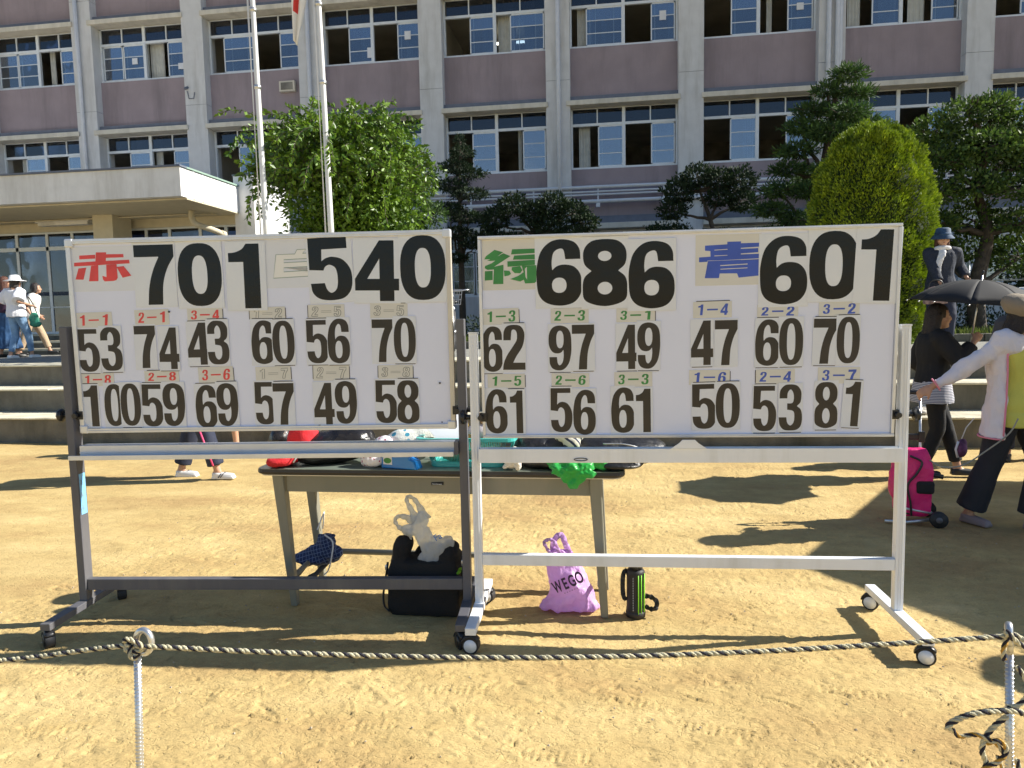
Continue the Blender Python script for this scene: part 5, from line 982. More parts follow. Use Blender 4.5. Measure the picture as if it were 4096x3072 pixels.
# outline rows: z, x left, x right, depth
rows=[(.003,-.155,.135,.05),(.02,-.16,.14,.06),(.05,-.125,.13,.07),(.1,-.1,.11,.075),(.16,-.105,.09,.07),(.2,-.115,.07,.06),(.235,-.12,.045,.045),(.265,-.115,.02,.03),(.29,-.1,.0,.018),(.31,-.09,-.015,.01)]
ring=[];rs=np.random.RandomState(8)
for z,xl,xr,dd in rows:
    r_=[]
    for k in range(28):
        a=2*PI*k/28; cx_=(xl+xr)/2; hw=(xr-xl)/2; ca,sa=math.cos(a),math.sin(a)
        r_.append(V((cx_+hw*math.copysign(abs(ca)**.8,ca),dd*sa+.006*math.sin(5*a+z*30)-.006*math.sin(9*a-z*40),z+.004*math.sin(3*a)*(z>.01))))
    ring.append(r_)
mb=MB(); mb.rings(ring); o=obj('body',mb,pu,t,True)
md=o.modifiers.new('sub','SUBSURF'); md.levels=2; md.render_levels=2; tx=bpy.data.textures.new('wr','CLOUDS'); tx.noise_scale=.04; d_=o.modifiers.new('d','DISPLACE'); d_.texture=tx; d_.strength=.03; d_.mid_level=.5
hd=MB(); strap(hd,[(-.09,-.01,.28),(-.115,-.01,.32),(-.125,-.01,.345),(-.1,-.012,.36),(-.075,-.012,.35),(-.055,-.012,.31),(-.04,-.01,.28)],.008); strap(hd,[(-.085,.012,.28),(-.08,.012,.34),(-.055,.012,.375),(-.035,.012,.37),(-.02,.012,.33),(.005,.012,.28)],.014); obj('handle',hd,pu,t,True)
ik=mat('dark_violet_ink',(.03,.01,.06),.5)
for ch,x,z,sz in (('W',-.055,.145,.066),('E',-.018,.162,.066),('G',.016,.178,.066),('O',.05,.195,.066)):
    o=text('letter',ch,sz,ik,t,(x,-.083,z),(PI/2,-.42,.0),ext=.0012,fat=.0016); o.scale=(.72 if ch!='W' else .62,1.2,1)
for k in range(6): 
    o=text('small_print','www'[k%3],.009,ik,t,(-.02+k*.012,-.084,.118+k*.0055),(PI/2,-.42,0),ext=.0008)
# thermos with green piping and strap
t=thing('thermos','black insulated bottle in holder with lime zip and shoulder strap on the sand','bottle',(.1,3.4,0))
mb=MB(); mb.lathe([(.001,0),(.04,0),(.045,.006),(.045,.045),(.043,.05),(.043,.2),(.045,.205),(.044,.225),(.036,.235),(.001,.236)],24); obj('sleeve',mb,mat('black_neoprene',(.014,.014,.016),.55,bump=.2,bscale=120),t,True)
mb=MB(); mb.lathe([(.001,.2362),(.034,.2362),(.034,.262),(.031,.267),(.001,.268)],20); mb.box((-.012,-.036,.236),(.012,-.03,.262)); obj('lid',mb,M['blackp'],t,True)
mb=MB(); mb.lathe([(.001,.001),(.047,.001),(.048,.02),(.046,.03),(.001,.031)],24); obj('base',mb,M['rubber'],t,True)
mb=MB()
for x in (.012,.026): mb.tube([(x,-.043 if x<.02 else -.036,.02),(x,-.0455 if x<.02 else -.038,.1),(x,-.0445 if x<.02 else -.038,.215)],.0028,6)
mb.tube([(.04,-.025,.03),(.041,-.024,.22)],.003,5); obj('lime_zip',mb,mat('lime_trim',(.25,.7,.03),.5),t,True)
mb=MB(); [mb.box((-.014,-.0455,.04+k*.012),(-.012,-.0425,.047+k*.012)) for k in range(14)]; obj('dotted_print',mb,M['papers'],t)
mb=MB(); strap(mb,[(-.04,0,.23),(-.058,-.01,.21),(-.062,-.01,.15),(-.058,-.01,.1),(-.045,0,.075)],.011,.002); strap(mb,[(.045,.0,.1),(.075,.0,.095),(.1,-.005,.075),(.095,-.01,.045),(.07,-.01,.04),(.045,-.0,.05)],.011,.002); obj('strap',mb,M['rubber'],t)
# small litter: white scrap and pebble near the bag
# ------------------------------------------------ stakes and striped rope
def ropeparts(path,par,r=.0068,pitch=.045,names=True,orange=False,closed=False):
    P=catmull(path,10); # resample
    L=[0]
    for a,b in zip(P[:-1],P[1:]): L.append(L[-1]+(b-a).length)
    tot=L[-1]; n=int(tot/pitch*9)+2; pts=[]; j=0
    for i in range(n):
        s=tot*i/(n-1)
        while j<len(L)-2 and L[j+1]<s: j+=1
        f=(s-L[j])/max(L[j+1]-L[j],1e-9); pts.append(P[j].lerp(P[j+1],min(1,f)))
    prev=None; fr=[]
    for i,p in enumerate(pts):
        t_=(pts[min(i+1,n-1)]-pts[max(i-1,0)]).normalized()
        u=t_.orthogonal() if prev is None else (prev-t_*prev.dot(t_)); u.normalize(); prev=u; fr.append((p,u,t_.cross(u)))
    for k,m in enumerate((M['ropel'],M['ropel'],M['roped']) if not orange else (M['ropel'],M['ropey'],M['roped'])):
        mb=MB(); path_=[]
        for i,(p,u,v) in enumerate(fr):
            a=2*PI*(i*tot/(n-1)/pitch)+2*PI*k/3; rr_=r*.56*(1+.04*math.sin(i*.7)); path_.append(p+u*math.cos(a)*rr_+v*math.sin(a)*rr_)
        mb.tube(path_,r*.6,6); obj('strand',mb,m,par,True)
def stake(name,label,x,y,z,rot,lean=0):
    t=thing('stake',label,'stake',(x,y,0),rot,'steel stakes holding the striped rope'); r=.0095
    mb=MB(); mb.cyl((0,0,-.1),(0,0,z-.035),r,14); mb.tube([(0,.0,z-.035),(0,.0,z-.02)],[r,r*.9],14); obj('rod',mb,M['galv'],t,True)
    rb=MB()
    k=0; zz=.02
    while zz<z-.05:
        rb.tube([(math.cos(a)*r*1.02,math.sin(a)*r*1.02,zz+.0035*math.sin(a*2)*0+.004*(a/PI)) for a in np.linspace(.3,PI-.3,6)],.0018,4); rb.tube([(math.cos(a)*r*1.02,math.sin(a)*r*1.02,zz+.004*((a-PI)/PI)+.005) for a in np.linspace(PI+.3,2*PI-.3,6)],.0018,4); zz+=.0115
    obj('rib',rb,M['galv'],t,True,kind='stuff')
    lp=MB(); lp.tube([(.021+.0235*math.cos(a),0,z+.002+.034*math.sin(a)) for a in np.linspace(PI*1.12,-PI*.62,22)],.0095,10); lp.tube([(-.002,0,z-.03),(0,0,z-.012),(.0,0,z-.002)],.0095,10); obj('eye',lp,M['galv'],t,True)
    t.rotation_euler=(Matrix.Rotation(lean,4,'Y')@Matrix.Rotation(rot,4,'Z')).to_euler()
    return t
stake('stake','ribbed steel stake with bent eye in front of the left scoreboard',-1.388,1.8,.548,.0,.05)
stake('stake','ribbed steel stake with hanging rope tail at the right edge',1.066,2.0,.565,1.15,-.04)
rp=thing('rope','black and cream twisted rope strung low between the two steel stakes','rope',(0,0,0))
ropeparts([(-2.6,1.75,.425),(-2.2,1.775,.445),(-1.79,1.79,.475),(-1.5,1.795,.52),(-1.372,1.786,.543)],rp)
mid=[]
for i in range(9):
    s=i/8; x=-1.355+2.385*s; y=1.787+.2*s; z=.541+(.583-.541)*s-.047*math.sin(PI*s)**1.0; mid.append((x,y,z))
ropeparts(mid,rp)
ropeparts([(-1.392,1.80,.535),(-1.385,1.782,.56),(-1.36,1.778,.562),(-1.335,1.782,.545),(-1.345,1.79,.525),(-1.38,1.783,.528),(-1.395,1.795,.548)],rp,.0066)
ropeparts([(-1.372,1.79,.54),(-1.368,1.776,.52),(-1.36,1.78,.505),(-1.352,1.79,.515)],rp,.006)
ropeparts([(1.03,1.985,.582),(1.026,1.975,.6),(1.036,1.97,.585),(1.06,1.975,.566),(1.085,1.985,.56),(1.075,2.01,.57),(1.04,2.02,.585)],rp,.007)
tl=thing('rope_tail','loose looped tail of black cream and orange rope hanging beside the right stake','rope',(0,0,0))
Yt=1.96
ropeparts([(1.03,1.985,.58),(1.02,1.98,.55),(1.022,1.98,.52)],tl,.006,orange=True)
ropeparts([(1.06,1.99,.50),(1.082,1.98,.46),(1.085,1.98,.43),(1.06,1.975,.40),(1.03,1.97,.395)],tl,.0062)
ropeparts([(1.075,1.975,.375),(1.05,1.965,.388),(.99,1.955,.39),(.93,1.95,.38),(.885,1.95,.355),(.875,1.95,.335)],tl,.0075)
ropeparts([(.89,1.955,.335),(.905,1.95,.318),(.94,1.95,.325),(.97,1.95,.318),(1.0,1.95,.30),(1.02,1.95,.27)],tl,.0055,orange=True)
ropeparts([(1.03,1.97,.37),(1.0,1.965,.345),(.975,1.96,.315),(.965,1.955,.28),(.975,1.955,.25),(.99,1.955,.2),(1.01,1.955,.15),(1.035,1.955,.11)],tl,.0068)
ropeparts([(.975,1.955,.30),(1.0,1.945,.315),(1.02,1.945,.29),(1.0,1.945,.255),(.97,1.945,.24),(.955,1.945,.2),(.95,1.945,.17)],tl,.006,orange=True)
ropeparts([(1.0,1.95,.27),(1.02,1.95,.22),(1.035,1.95,.17),(1.07,1.95,.13),(1.1,1.95,.12)],tl,.0045,orange=True)
ropeparts([(1.07,1.99,.24),(1.08,1.98,.18),(1.09,1.98,.13),(1.095,1.98,.08)],tl,.006)
# ------------------------------------------------ people
def ik(a,b,l1,l2,bend):
    a=V(a);b=V(b);d=b-a;L=min(d.length,(l1+l2)*.999); b=a+d.normalized()*L; d=b-a
    x=(l1*l1-l2*l2+L*L)/(2*L); h=math.sqrt(max(l1*l1-x*x,0)); u=d.normalized(); q=V(bend)-u*V(bend).dot(u); q.normalize()
    return a+u*x+q*h,b
def hand(mb,wr,dr,pn,s,curl=.5,side=1):
    """palm, four unequal fingers and a thumb; wr wrist, dr direction, pn palm normal"""
    d=V(dr).normalized(); n=V(pn); n=(n-d*n.dot(d)).normalized(); w_=d.cross(n)*side
    mb.caps(wr,wr+d*.03*s,.02*s,.024*s,8)
    for i in range(4): mb.caps(wr+d*.025*s+w_*(-.024+.016*i)*s,wr+d*.078*s+w_*(-.027+.018*i)*s,.012*s,.0105*s,8)
    for i,L in enumerate((.062,.07,.075,.066)):
        p=wr+d*.08*s+w_*(-.027+.018*i)*s; c=curl; dd=d
        for k in range(3):
            ang=c*(.6+.5*k); dd=(d*math.cos(ang)+n*math.sin(ang)).normalized(); q=p+dd*L*s*(.42-.06*k); mb.caps(p,q,(.0088-.0008*k)*s,(.008-.0008*k)*s,8); p=q
    p=wr+d*.025*s+w_*.028*s
    for k,(f,a) in enumerate(((.035,.3),(.03,.6))):
        dd=(d*.75+w_*.6*(1-k*.6)+n*curl*.6*(k+.4)).normalized(); q=p+dd*f*s; mb.caps(p,q,.011*s,.0095*s,8); p=q
def person(label,x,y,z,heading,h=1.58,feet=((.1,.05,0),(-.1,-.05,0)),hands=None,yaw=0,tilt=0,lean=(0,0),top=None,bottom=None,shoes=None,hair='bob',hairm=None,hat=None,vox=.012,curl=.4,group=None,sit=None,elbow=None,longsleeve=False,sleeve_open=.045):
    """local frame: +Y is where the person faces, +X their right... built at real size, feet on the ground"""
    s=h/1.6; t=thing('person',label,'person',(x,y,z),heading,group)
    hipz=.86*s if sit is None else sit; L=V((lean[0],lean[1],0))
    hp={1:V((.085*s,0,hipz)),-1:V((-.085*s,0,hipz))}; ft={1:V(feet[0])+V((0,0,.075*s)),-1:V(feet[1])+V((0,0,.075*s))}
    chest=V((0,0,hipz+.40*s))+L*.8; sh={k:V((k*.165*s,0,hipz+.455*s))+L for k in (1,-1)}; nk=V((0,.005,hipz+.5*s))+L; hc=V((0,.03*s,hipz+.635*s))+L*1.15
    hands=hands or ((.26,.05,.78),(-.26,.05,.78)); hd={1:V(hands[0]),-1:V(hands[1])}
    elbow=elbow or ((.3,-1,-.2),(-.3,-1,-.2))
    B_=MB(); joints={}
    Hm=Matrix.Rotation(yaw,4,'Z')@Matrix.Rotation(tilt,4,'X')
    def torso(mb,g,z0,z1,fr=1):
        rows=[(-.05,.155,.11),(.03,.165,.118),(.12,.14,.1),(.2,.13,.095),(.3,.15,.108),(.38,.165,.105),(.44,.16,.09),(.475,.11,.07),(.5,.06,.055)]
        R=[]
        for zz,rx,ry in rows:
            if zz<z0 or zz>z1: continue
            c=V((0,0,hipz+zz*s))+L*max(0,min(1,zz/.455)); R.append([c+V((math.cos(2*PI*k/20)*(rx*s+g),math.sin(2*PI*k/20)*(ry*s+g)*fr,0)) for k in range(20)])
        mb.rings(R)
    torso(B_,-.012,-1,1); B_.caps(nk-V((0,.01,.06*s)),hc-V((0,.03*s,.04*s)),.056*s,.048*s)
    B_.ell(hc,(.075*s,.092*s,.108*s),18,12,Hm)
    def HP(a,b,c): return hc+Hm@V((a*s,b*s,c*s))
    B_.caps(HP(0,.045,-.07),HP(0,.035,-.03),.046*s,.055*s); B_.caps(HP(0,.092,-.002),HP(0,.106,-.028),.009*s,.014*s,8)
    B_.ell(HP(0,.088,-.055),(.02*s,.01*s,.009*s),10,6,Hm); B_.ell(HP(0,.078,-.092),(.022*s,.018*s,.016*s),10,6,Hm)
    for k in (1,-1): B_.ell(HP(k*.076,-.005,-.012),(.009*s,.018*s,.03*s),10,6,Hm); B_.ell(HP(k*.045,.06,-.035),(.028*s,.025*s,.025*s),10,6,Hm)
    for k in (1,-1):
        kn,an=ik(hp[k],ft[k],.41*s,.40*s,(k*.05,1,0)); joints[('k',k)]=kn; joints[('a',k)]=an
        B_.caps(hp[k],kn,.078*s,.052*s); B_.caps(kn,an,.05*s,.034*s); B_.caps(kn.lerp(an,.3)-V((0,.012*s,0)),kn.lerp(an,.5),.047*s,.038*s)
        B_.caps(an-V((0,.02*s,.03*s)),an+V((0,.13*s,-.05*s)),.034*s,.022*s)
        el,wr=ik(sh[k],hd[k],.27*s,.245*s,elbow[0 if k==1 else 1]); joints[('e',k)]=el; joints[('w',k)]=wr
        B_.caps(sh[k],el,.046*s,.037*s); B_.caps(el,wr,.037*s,.024*s)
        dr=(wr-el).normalized(); pn=V((-k,.2,0)) if abs(dr.z)>.5 else V((0,0,-1)); hand(B_,wr,dr,pn,s,curl,side=k)
    body=blob('body',B_,M['skin'],t,vox,3)
    ey=MB()
    for k in (1,-1):
        ey.ell(HP(k*.03,.083,.008),(.012*s,.006*s,.005*s),8,5,Hm); ey.tube([HP(k*.016,.092,.03),HP(k*.032,.09,.034),HP(k*.046,.08,.03)],.0028*s,5)
    obj('eyes_and_brows',ey,M['hair'],t,True); lp=MB(); lp.ell(HP(0,.096,-.056),(.014*s,.005*s,.0035*s),10,5,Hm); obj('lips',lp,M['lip'],t,True)
    # hair
    hm=hairm or M['hair']; H_=MB(); H_.ell(HP(0,-.014,.018),(.086*s,.098*s,.105*s),18,12,Hm)
    if hair=='bob':
        for a in np.linspace(.25*PI,-1.25*PI,11): H_.caps(HP(.07*math.cos(a),.0+.075*math.sin(a) if math.sin(a)<0 else .03*math.sin(a)-.01,.0),HP(.075*math.cos(a),-.02+.07*math.sin(a) if math.sin(a)<0 else .0,-.1),.026*s,.02*s,8)
    if hair=='long':
        for a in np.linspace(.15*PI,-1.15*PI,11): H_.caps(HP(.072*math.cos(a),.075*min(0,math.sin(a))-.01,.0),HP(.085*math.cos(a),-.04+.07*min(0,math.sin(a)),-.2),.028*s,.026*s,8)
    # keep the face clear
    ho=blob('hair',H_,hm,t,max(vox*.8,.007),2,.004,30,3,stretch=(1,1,.25))
    if hair!='none':
        me=ho.data; bm=bmesh.new(); bm.from_mesh(me); inv=Hm.inverted(); dele=[]
        for f in bm.faces:
            q=inv@(f.calc_center_median()-hc)/s
            if q.y>.045 and q.z<.055 and abs(q.x)<.066: dele.append(f)
            elif q.y>.07 and q.z<.05: dele.append(f)
        bmesh.ops.delete(bm,geom=dele,context='FACES'); bm.to_mesh(me); bm.free()
    if top:
        m,g,z0,sl=top['m'],top.get('g',.018),top.get('z0',-.06),top.get('sleeve',.6)
        T_=MB(); torso(T_,g,z0,.49)
        if z0<-.06: 
            R=[[V((math.cos(2*PI*k/20)*(.165*s+g*q),math.sin(2*PI*k/20)*(.118*s+g*q),hipz+zz*s)) for k in range(20)] for zz,q in ((z0,1.6),(-.03,1.2))]; T_.rings(R)
        for k in (1,-1):
            el,wr=joints[('e',k)],joints[('w',k)]; T_.caps(sh[k]-V((k*.03*s,0,.01)),sh[k]+V((0,0,-.01*s)),.055*s+g*.6)
            if sl<=1: e=sh[k].lerp(el,sl); T_.tube([sh[k],e],[.05*s+g,top.get('open',.05)*s+g],14)
            else: T_.tube([sh[k],el],[.05*s+g,.042*s+g],14); T_.caps(el,el,.042*s+g); T_.tube([el,el.lerp(wr,sl-1)],[.042*s+g,.03*s+g*.9],14)
        blob(top.get('name','shirt'),T_,m,t,vox,3,top.get('wr',.007),8,5,stretch=(1.5,1.5,.6))
    if bottom:
        m,kind=bottom['m'],bottom['kind']; P_=MB()
        if kind=='skirt':
            zb_=bottom.get('z',.15); R=[[V((math.cos(2*PI*k/28)*(rx+.02*math.sin(k*2.1)*q),math.sin(2*PI*k/28)*(ry+.02*math.cos(k*1.7)*q),zz)) for k in range(28)] for zz,rx,ry,q in ((zb_,.27*s,.24*s,1),(.5*s,.2*s,.17*s,.5),(hipz,.172*s,.125*s,0),(hipz+.1*s,.15*s,.11*s,0))]; P_.rings(R)
        else:
            torso(P_,.006,-1,.05); g0,g1=bottom.get('g',.012),bottom.get('hem',.02); ln=bottom.get('len',.95)
            for k in (1,-1):
                kn,an=joints[('k',k)],joints[('a',k)]; P_.caps(hp[k]-V((0,0,.0)),kn,.085*s+g0,.055*s+g0); 
                if ln>.5:
                    e=kn.lerp(an,(ln-.5)*2); P_.tube([kn,kn.lerp(e,.5),e],[.055*s+g0,(.048*s+(g0+g1)/2),.038*s+g1],16)
                    P_.caps(kn,kn,.055*s+g0)
        blob('skirt' if kind=='skirt' else 'trousers',P_,m,t,vox,3,bottom.get('wr',.007),9,8,stretch=(1.3,1.3,.6))
    if shoes:
        for k in (1,-1):
            an=joints[('a',k)]; S_=MB(); S_.ell(an+V((0,-.005,-.035*s)),(.04*s,.055*s,.036*s)); S_.caps(an+V((0,.03*s,-.045*s)),an+V((0,.14*s,-.052*s)),.036*s,.03*s)
            S_.box((an.x-.036*s,an.y-.055*s,an.z-.078*s),(an.x+.036*s,an.y+.165*s,an.z-.055*s)); so_=blob('shoe',S_,shoes['m'],t,.008,4)
            if 'stripe' in shoes:
                q=MB(); [q.tube([an+V((k*.041*s,.02+.02*i,-.06*s)),an+V((k*.034*s,.05+.02*i,-.02*s))],.004,4) for i in range(2)]; q.tube([an+V((-.02*s,.06,-.012*s)),an+V((.02*s,.075,-.014*s)),an+V((-.02*s,.09,-.018*s))],.003,4); obj('shoe_marks',q,shoes['stripe'],so_)
    if hat:
        k=hat['kind']; Q=MB(); hm2=hat['m']; base=HP(0,-.005,.045)
        if k in('bucket','wide'):
            br=.045 if k=='bucket' else .085; dn=.05 if k=='bucket' else .02
            Q.lathe([(.001,.095*s),(.06*s,.092*s),(.086*s,.075*s),(.098*s,.0),((.098+br)*s,-dn*s),((.1+br)*s,-(dn+.006)*s),(.095*s,-.008*s),(.085*s,.06*s)],26,base,Hm,1,1.08)
            ho=obj('hat',Q,hm2,t,True); bd=MB(); bd.lathe([(.0995*s,.002*s),(.1005*s,.006*s),(.098*s,.028*s),(.097*s,.024*s)],26,base,Hm,1,1.08); obj('hat_band',bd,hm2,ho,True)
            dm=ho.modifiers.new('w','DISPLACE'); tx=bpy.data.textures.new('h','CLOUDS'); tx.noise_scale=.07; dm.texture=tx; dm.strength=.012
        if k=='cap':
            Q.ell(base+Hm@V((0,-.02*s,.02*s)),(.14*s,.15*s,.085*s),20,10,Hm@Matrix.Rotation(-.18,4,'X')); bq=MB(); 
            ho=blob('hat',Q,hm2,t,.008,3,.003,20); bq.lathe([(.098*s,-.012*s),(.103*s,-.01*s),(.103*s,.018*s),(.098*s,.02*s)],26,base,Hm,1,1.08); obj('hat_band',bq,hat.get('m2',hm2),ho,True)
            pk=MB(); R=[]
            for a in np.linspace(-1.0,1.0,9): R.append([base+Hm@V((math.sin(a)*r_*s,.0+math.cos(a)*(r_+ (.05 if r_>.1 else 0)*math.cos(a))*s,(zz-.02*(r_>.1))*s)) for r_,zz in ((.098,-.008),(.105,-.004),(.125,-.012),(.125,-.016),(.105,-.01))])
            pk.rings(R); obj('peak',pk,hm2,ho,True)
    t_={'t':t,'HP':HP,'hc':hc,'Hm':Hm,'j':joints,'s':s,'sh':sh,'hip':hipz}
    return t_
den=mat('blue_denim',(.1,.2,.36),.8,var=.2,vscale=15,bump=.3,bscale=200); navy=mat('navy_cloth',(.018,.024,.05),.8,bump=.2,bscale=120); blk=mat('black_cloth',(.012,.012,.014),.85,bump=.2,bscale=100)
wht=mat('white_cotton',(.78,.78,.82),.8,bump=.2,bscale=60); shoew=mat('white_sneaker',(.75,.74,.72),.5); tan=mat('tan_cotton',(.42,.31,.2),.85,bump=.2,bscale=80); blks=mat('black_shoe',(.015,.015,.015),.45)
# left group on the terrace
W1=person('person in wide white hat, loose white blouse and pale jeans walking away',-10.62,11.5,.93,-.25,1.46,feet=((.1,.16,0),(-.1,-.1,.0)),hands=((.24,.1,.95),(-.26,.12,.98)),top=dict(m=wht,g=.04,z0=-.06,sleeve=.95,open=.07,wr=.014,name='blouse'),bottom=dict(m=mat('pale_denim',(.2,.33,.5),.8,var=.25,vscale=10,bump=.3,bscale=150),kind='pants',g=.012,hem=.014,len=.93),shoes=dict(m=shoew),hat=dict(kind='wide',m=mat('white_hat_cloth',(.72,.73,.75),.8)),hair='bob')
bag=thing('shoulder_bag','dark green shoulder bag hanging between the two people in white tops','bag',(-10.37,11.62,1.62))
b_=MB(); b_.ell((0,0,0),(.1,.05,.13)); b_.ell((.02,0,-.08),(.12,.05,.06)); blob('body',b_,mat('green_bag_cloth',(.02,.2,.13),.6),bag,.01,4,.01,14); b_=MB(); b_.tube(catmull([(-.05,0,.1),(-.06,-.02,.3),(-.08,-.03,.42),(-.06,.05,.3),(.03,.03,.12)],5),.009,6); obj('strap',b_,blks,bag,True)
person('person with dark hair, white T-shirt and tan trousers near the entrance steps',-11.45,12.75,.93,-1.0,1.42,feet=((.12,-.22,0),(-.06,.28,.0)),hands=((.24,.05,.78),(-.24,.1,.8)),top=dict(m=mat('white_tee',(.72,.72,.68),.85),g=.035,z0=-.06,sleeve=.9,open=.06),bottom=dict(m=tan,kind='pants',g=.02,hem=.025,len=.93),shoes=dict(m=blks),hair='bob',hairm=M['hair'],lean=(.0,.08))
person('person with reddish brown hair, dark top and long dark blue skirt at the left edge',-11.3,12.0,.93,-.4,1.5,feet=((.1,.1,0),(-.1,-.1,.0)),hands=((.3,.15,1.0),(-.25,.2,.9)),top=dict(m=mat('plum_cloth',(.04,.015,.04),.8),g=.025,z0=-.04,sleeve=.5),bottom=dict(m=mat('blue_skirt',(.02,.07,.17),.8,var=.3,vscale=6),kind='skirt',z=.16),shoes=dict(m=blks),hair='long',hairm=M['hairb'])
# walker behind left board
W4=person('person in navy pink-striped track suit and white shoes behind the left scoreboard',-3.93,6.2,0,-PI/2+.05,1.58,feet=((.07,.24,.012),(-.07,-.2,0)),hands=((.25,-.15,.85),(-.25,.25,.9)),top=dict(m=navy,g=.025,z0=-.06,sleeve=1.9),bottom=dict(m=navy,kind='pants',g=.025,hem=.042,len=.93),shoes=dict(m=shoew,stripe=navy))
pk=MB(); j=W4['j']; 
for a,b in ((V((.085+.11,0,.86)),j[('k',1)]+V((.082,0,0))),(j[('k',1)]+V((.082,0,0)),j[('a',1)]+V((.078,.0,.06)))): pk.tube([a,(a+b)/2,b],.009,6,flat=1)
obj('pink_stripe',pk,mat('pink_trim',(.75,.08,.2),.7),W4['t'],True)
person('person with bare legs and white sneakers standing near the steps behind the left scoreboard',-4.5,7.62,0,-PI/2+.15,1.5,feet=((.09,.2,.02),(-.09,-.22,0)),hands=((.25,.1,.85),(-.25,.2,.9)),top=dict(m=wht,g=.02,z0=-.06,sleeve=.5),bottom=dict(m=navy,kind='pants',g=.03,hem=.02,len=.42),shoes=dict(m=shoew))
# woman with bucket hat on the terrace, right
W5=person('person in navy coat, white scarf and denim bucket hat standing on the terrace at right',4.42,10.5,.93,PI-.15,1.6,feet=((.12,.0,0),(-.1,.05,0)),hands=((.05,.3,.82),(-.32,-.02,.95)),tilt=-.12,top=dict(m=mat('navy_tweed',(.02,.026,.045),.8,var=.35,vscale=60,bump=.4,bscale=120),g=.028,z0=-.1,sleeve=1.85,name='coat',wr=.01),bottom=dict(m=navy,kind='pants',g=.02,hem=.02),shoes=dict(m=blks),hair='bob',hairm=M['hairb'],hat=dict(kind='bucket',m=mat('denim_hat',(.025,.06,.12),.75,var=.3,vscale=12)),elbow=((.3,-1,-.4),(-.3,-1,-.4)))
sf=MB(); s=W5['s']; HPf=W5['HP']; c=W5['hc']
sf.tube([V((.082*math.cos(a),.082*math.sin(a)*.95+.02,c.z-.15*s+.018*math.sin(a))) for a in np.linspace(0,2*PI,18)[:-1]],.03,8,closed=True)
sf.tube(catmull([(.0,.11,c.z-.17),(.02,.15,c.z-.24),(.06,.165,c.z-.33),(.07,.165,c.z-.45),(.05,.17,c.z-.55)],5),[.03]*5+[.034]*8+[.03]*4+[.022]*4,8,flat=.6); sf.tube(catmull([(.03,.1,c.z-.17),(.05,.14,c.z-.25),(.09,.15,c.z-.36)],5),.03,8,flat=.6)
blob('scarf',sf,mat('white_scarf',(.7,.69,.7),.85),W5['t'],.009,3,.008,22)
hb=thing('handbag','mottled brown and grey handbag held in front of the coat wearer','handbag',(4.23,10.18,1.66)); b_=MB(); b_.ell((0,0,0),(.17,.07,.11)); b_.box((-.14,-.05,-.12),(.14,.05,.02)); blob('body',b_,mat('mottled_cloth',(.22,.15,.14),.8,var=.6,vscale=18),hb,.012,5,.008,12); b_=MB(); b_.tube(catmull([(-.1,0,.08),(-.06,0,.18),(.06,0,.18),(.1,0,.08)],5),.009,6); b_.ell((.1,-.06,.05),(.02,.01,.015)); obj('handle',b_,blks,hb,True)
# woman in black with umbrella
W6=person('person in black cardigan holding a black umbrella at the right of the scoreboards',2.74,6.6,0,-PI/2-.12,1.5,feet=((-.02,-.06,0),(-.06,.24,0)),hands=((.13,.27,1.19),(-.2,.1,.85)),curl=1.1,top=dict(m=blk,g=.035,z0=-.0,sleeve=1.75,open=.05,name='cardigan'),bottom=dict(m=blk,kind='pants',g=.01,hem=.016,len=.93),shoes=dict(m=blks),hair='long',elbow=((.5,-.2,-1),(-.3,-1,-.2)),vox=.01)
pl_=MB(); R=[]
for zz,g in ((.66,.055),(.72,.05),(.8,.04),(.86,.03)): R.append([V((math.cos(2*PI*k/24)*(.155+g),math.sin(2*PI*k/24)*(.11+g),zz)) for k in range(24)])
pl_.rings(R); stp=mat('striped_blouse',(.6,.6,.62),.8); tn=stp.node_tree; tcn=tn.nodes.new('ShaderNodeTexCoord'); sp=tn.nodes.new('ShaderNodeSeparateXYZ'); mm_=tn.nodes.new('ShaderNodeMath'); mm_.operation='MULTIPLY'; mm_.inputs[1].default_value=75; fr_=tn.nodes.new('ShaderNodeMath'); fr_.operation='FRACT'; gt=tn.nodes.new('ShaderNodeMath'); gt.operation='GREATER_THAN'; gt.inputs[1].default_value=.6; mx=tn.nodes.new('ShaderNodeMix'); mx.data_type='RGBA'; mx.inputs[6].default_value=(.55,.55,.6,1); mx.inputs[7].default_value=(.05,.06,.12,1)
tn.links.new(tcn.outputs['Object'],sp.inputs[0]); tn.links.new(sp.outputs[2],mm_.inputs[0]); tn.links.new(mm_.outputs[0],fr_.inputs[0]); tn.links.new(fr_.outputs[0],gt.inputs[0]); tn.links.new(gt.outputs[0],mx.inputs[0]); tn.links.new(mx.outputs[2],tn.nodes['Principled BSDF'].inputs['Base Color'])
blob('blouse_hem',pl_,stp,W6['t'],.012,2,.006,9)
um=thing('umbrella','black folding umbrella with silver shaft held over the person in black','umbrella',(2.995,6.52,1.14)); 
Ru=Matrix.Rotation(.1,4,'Y')@Matrix.Rotation(.06,4,'X'); um.rotation_euler=Ru.to_euler()
AP=V((.0,0,.56)); NR=8; rad=.52
def upt(a,r): 
    return V((math.cos(a)*r*rad,math.sin(a)*r*rad,.56-.2*r**2.1))
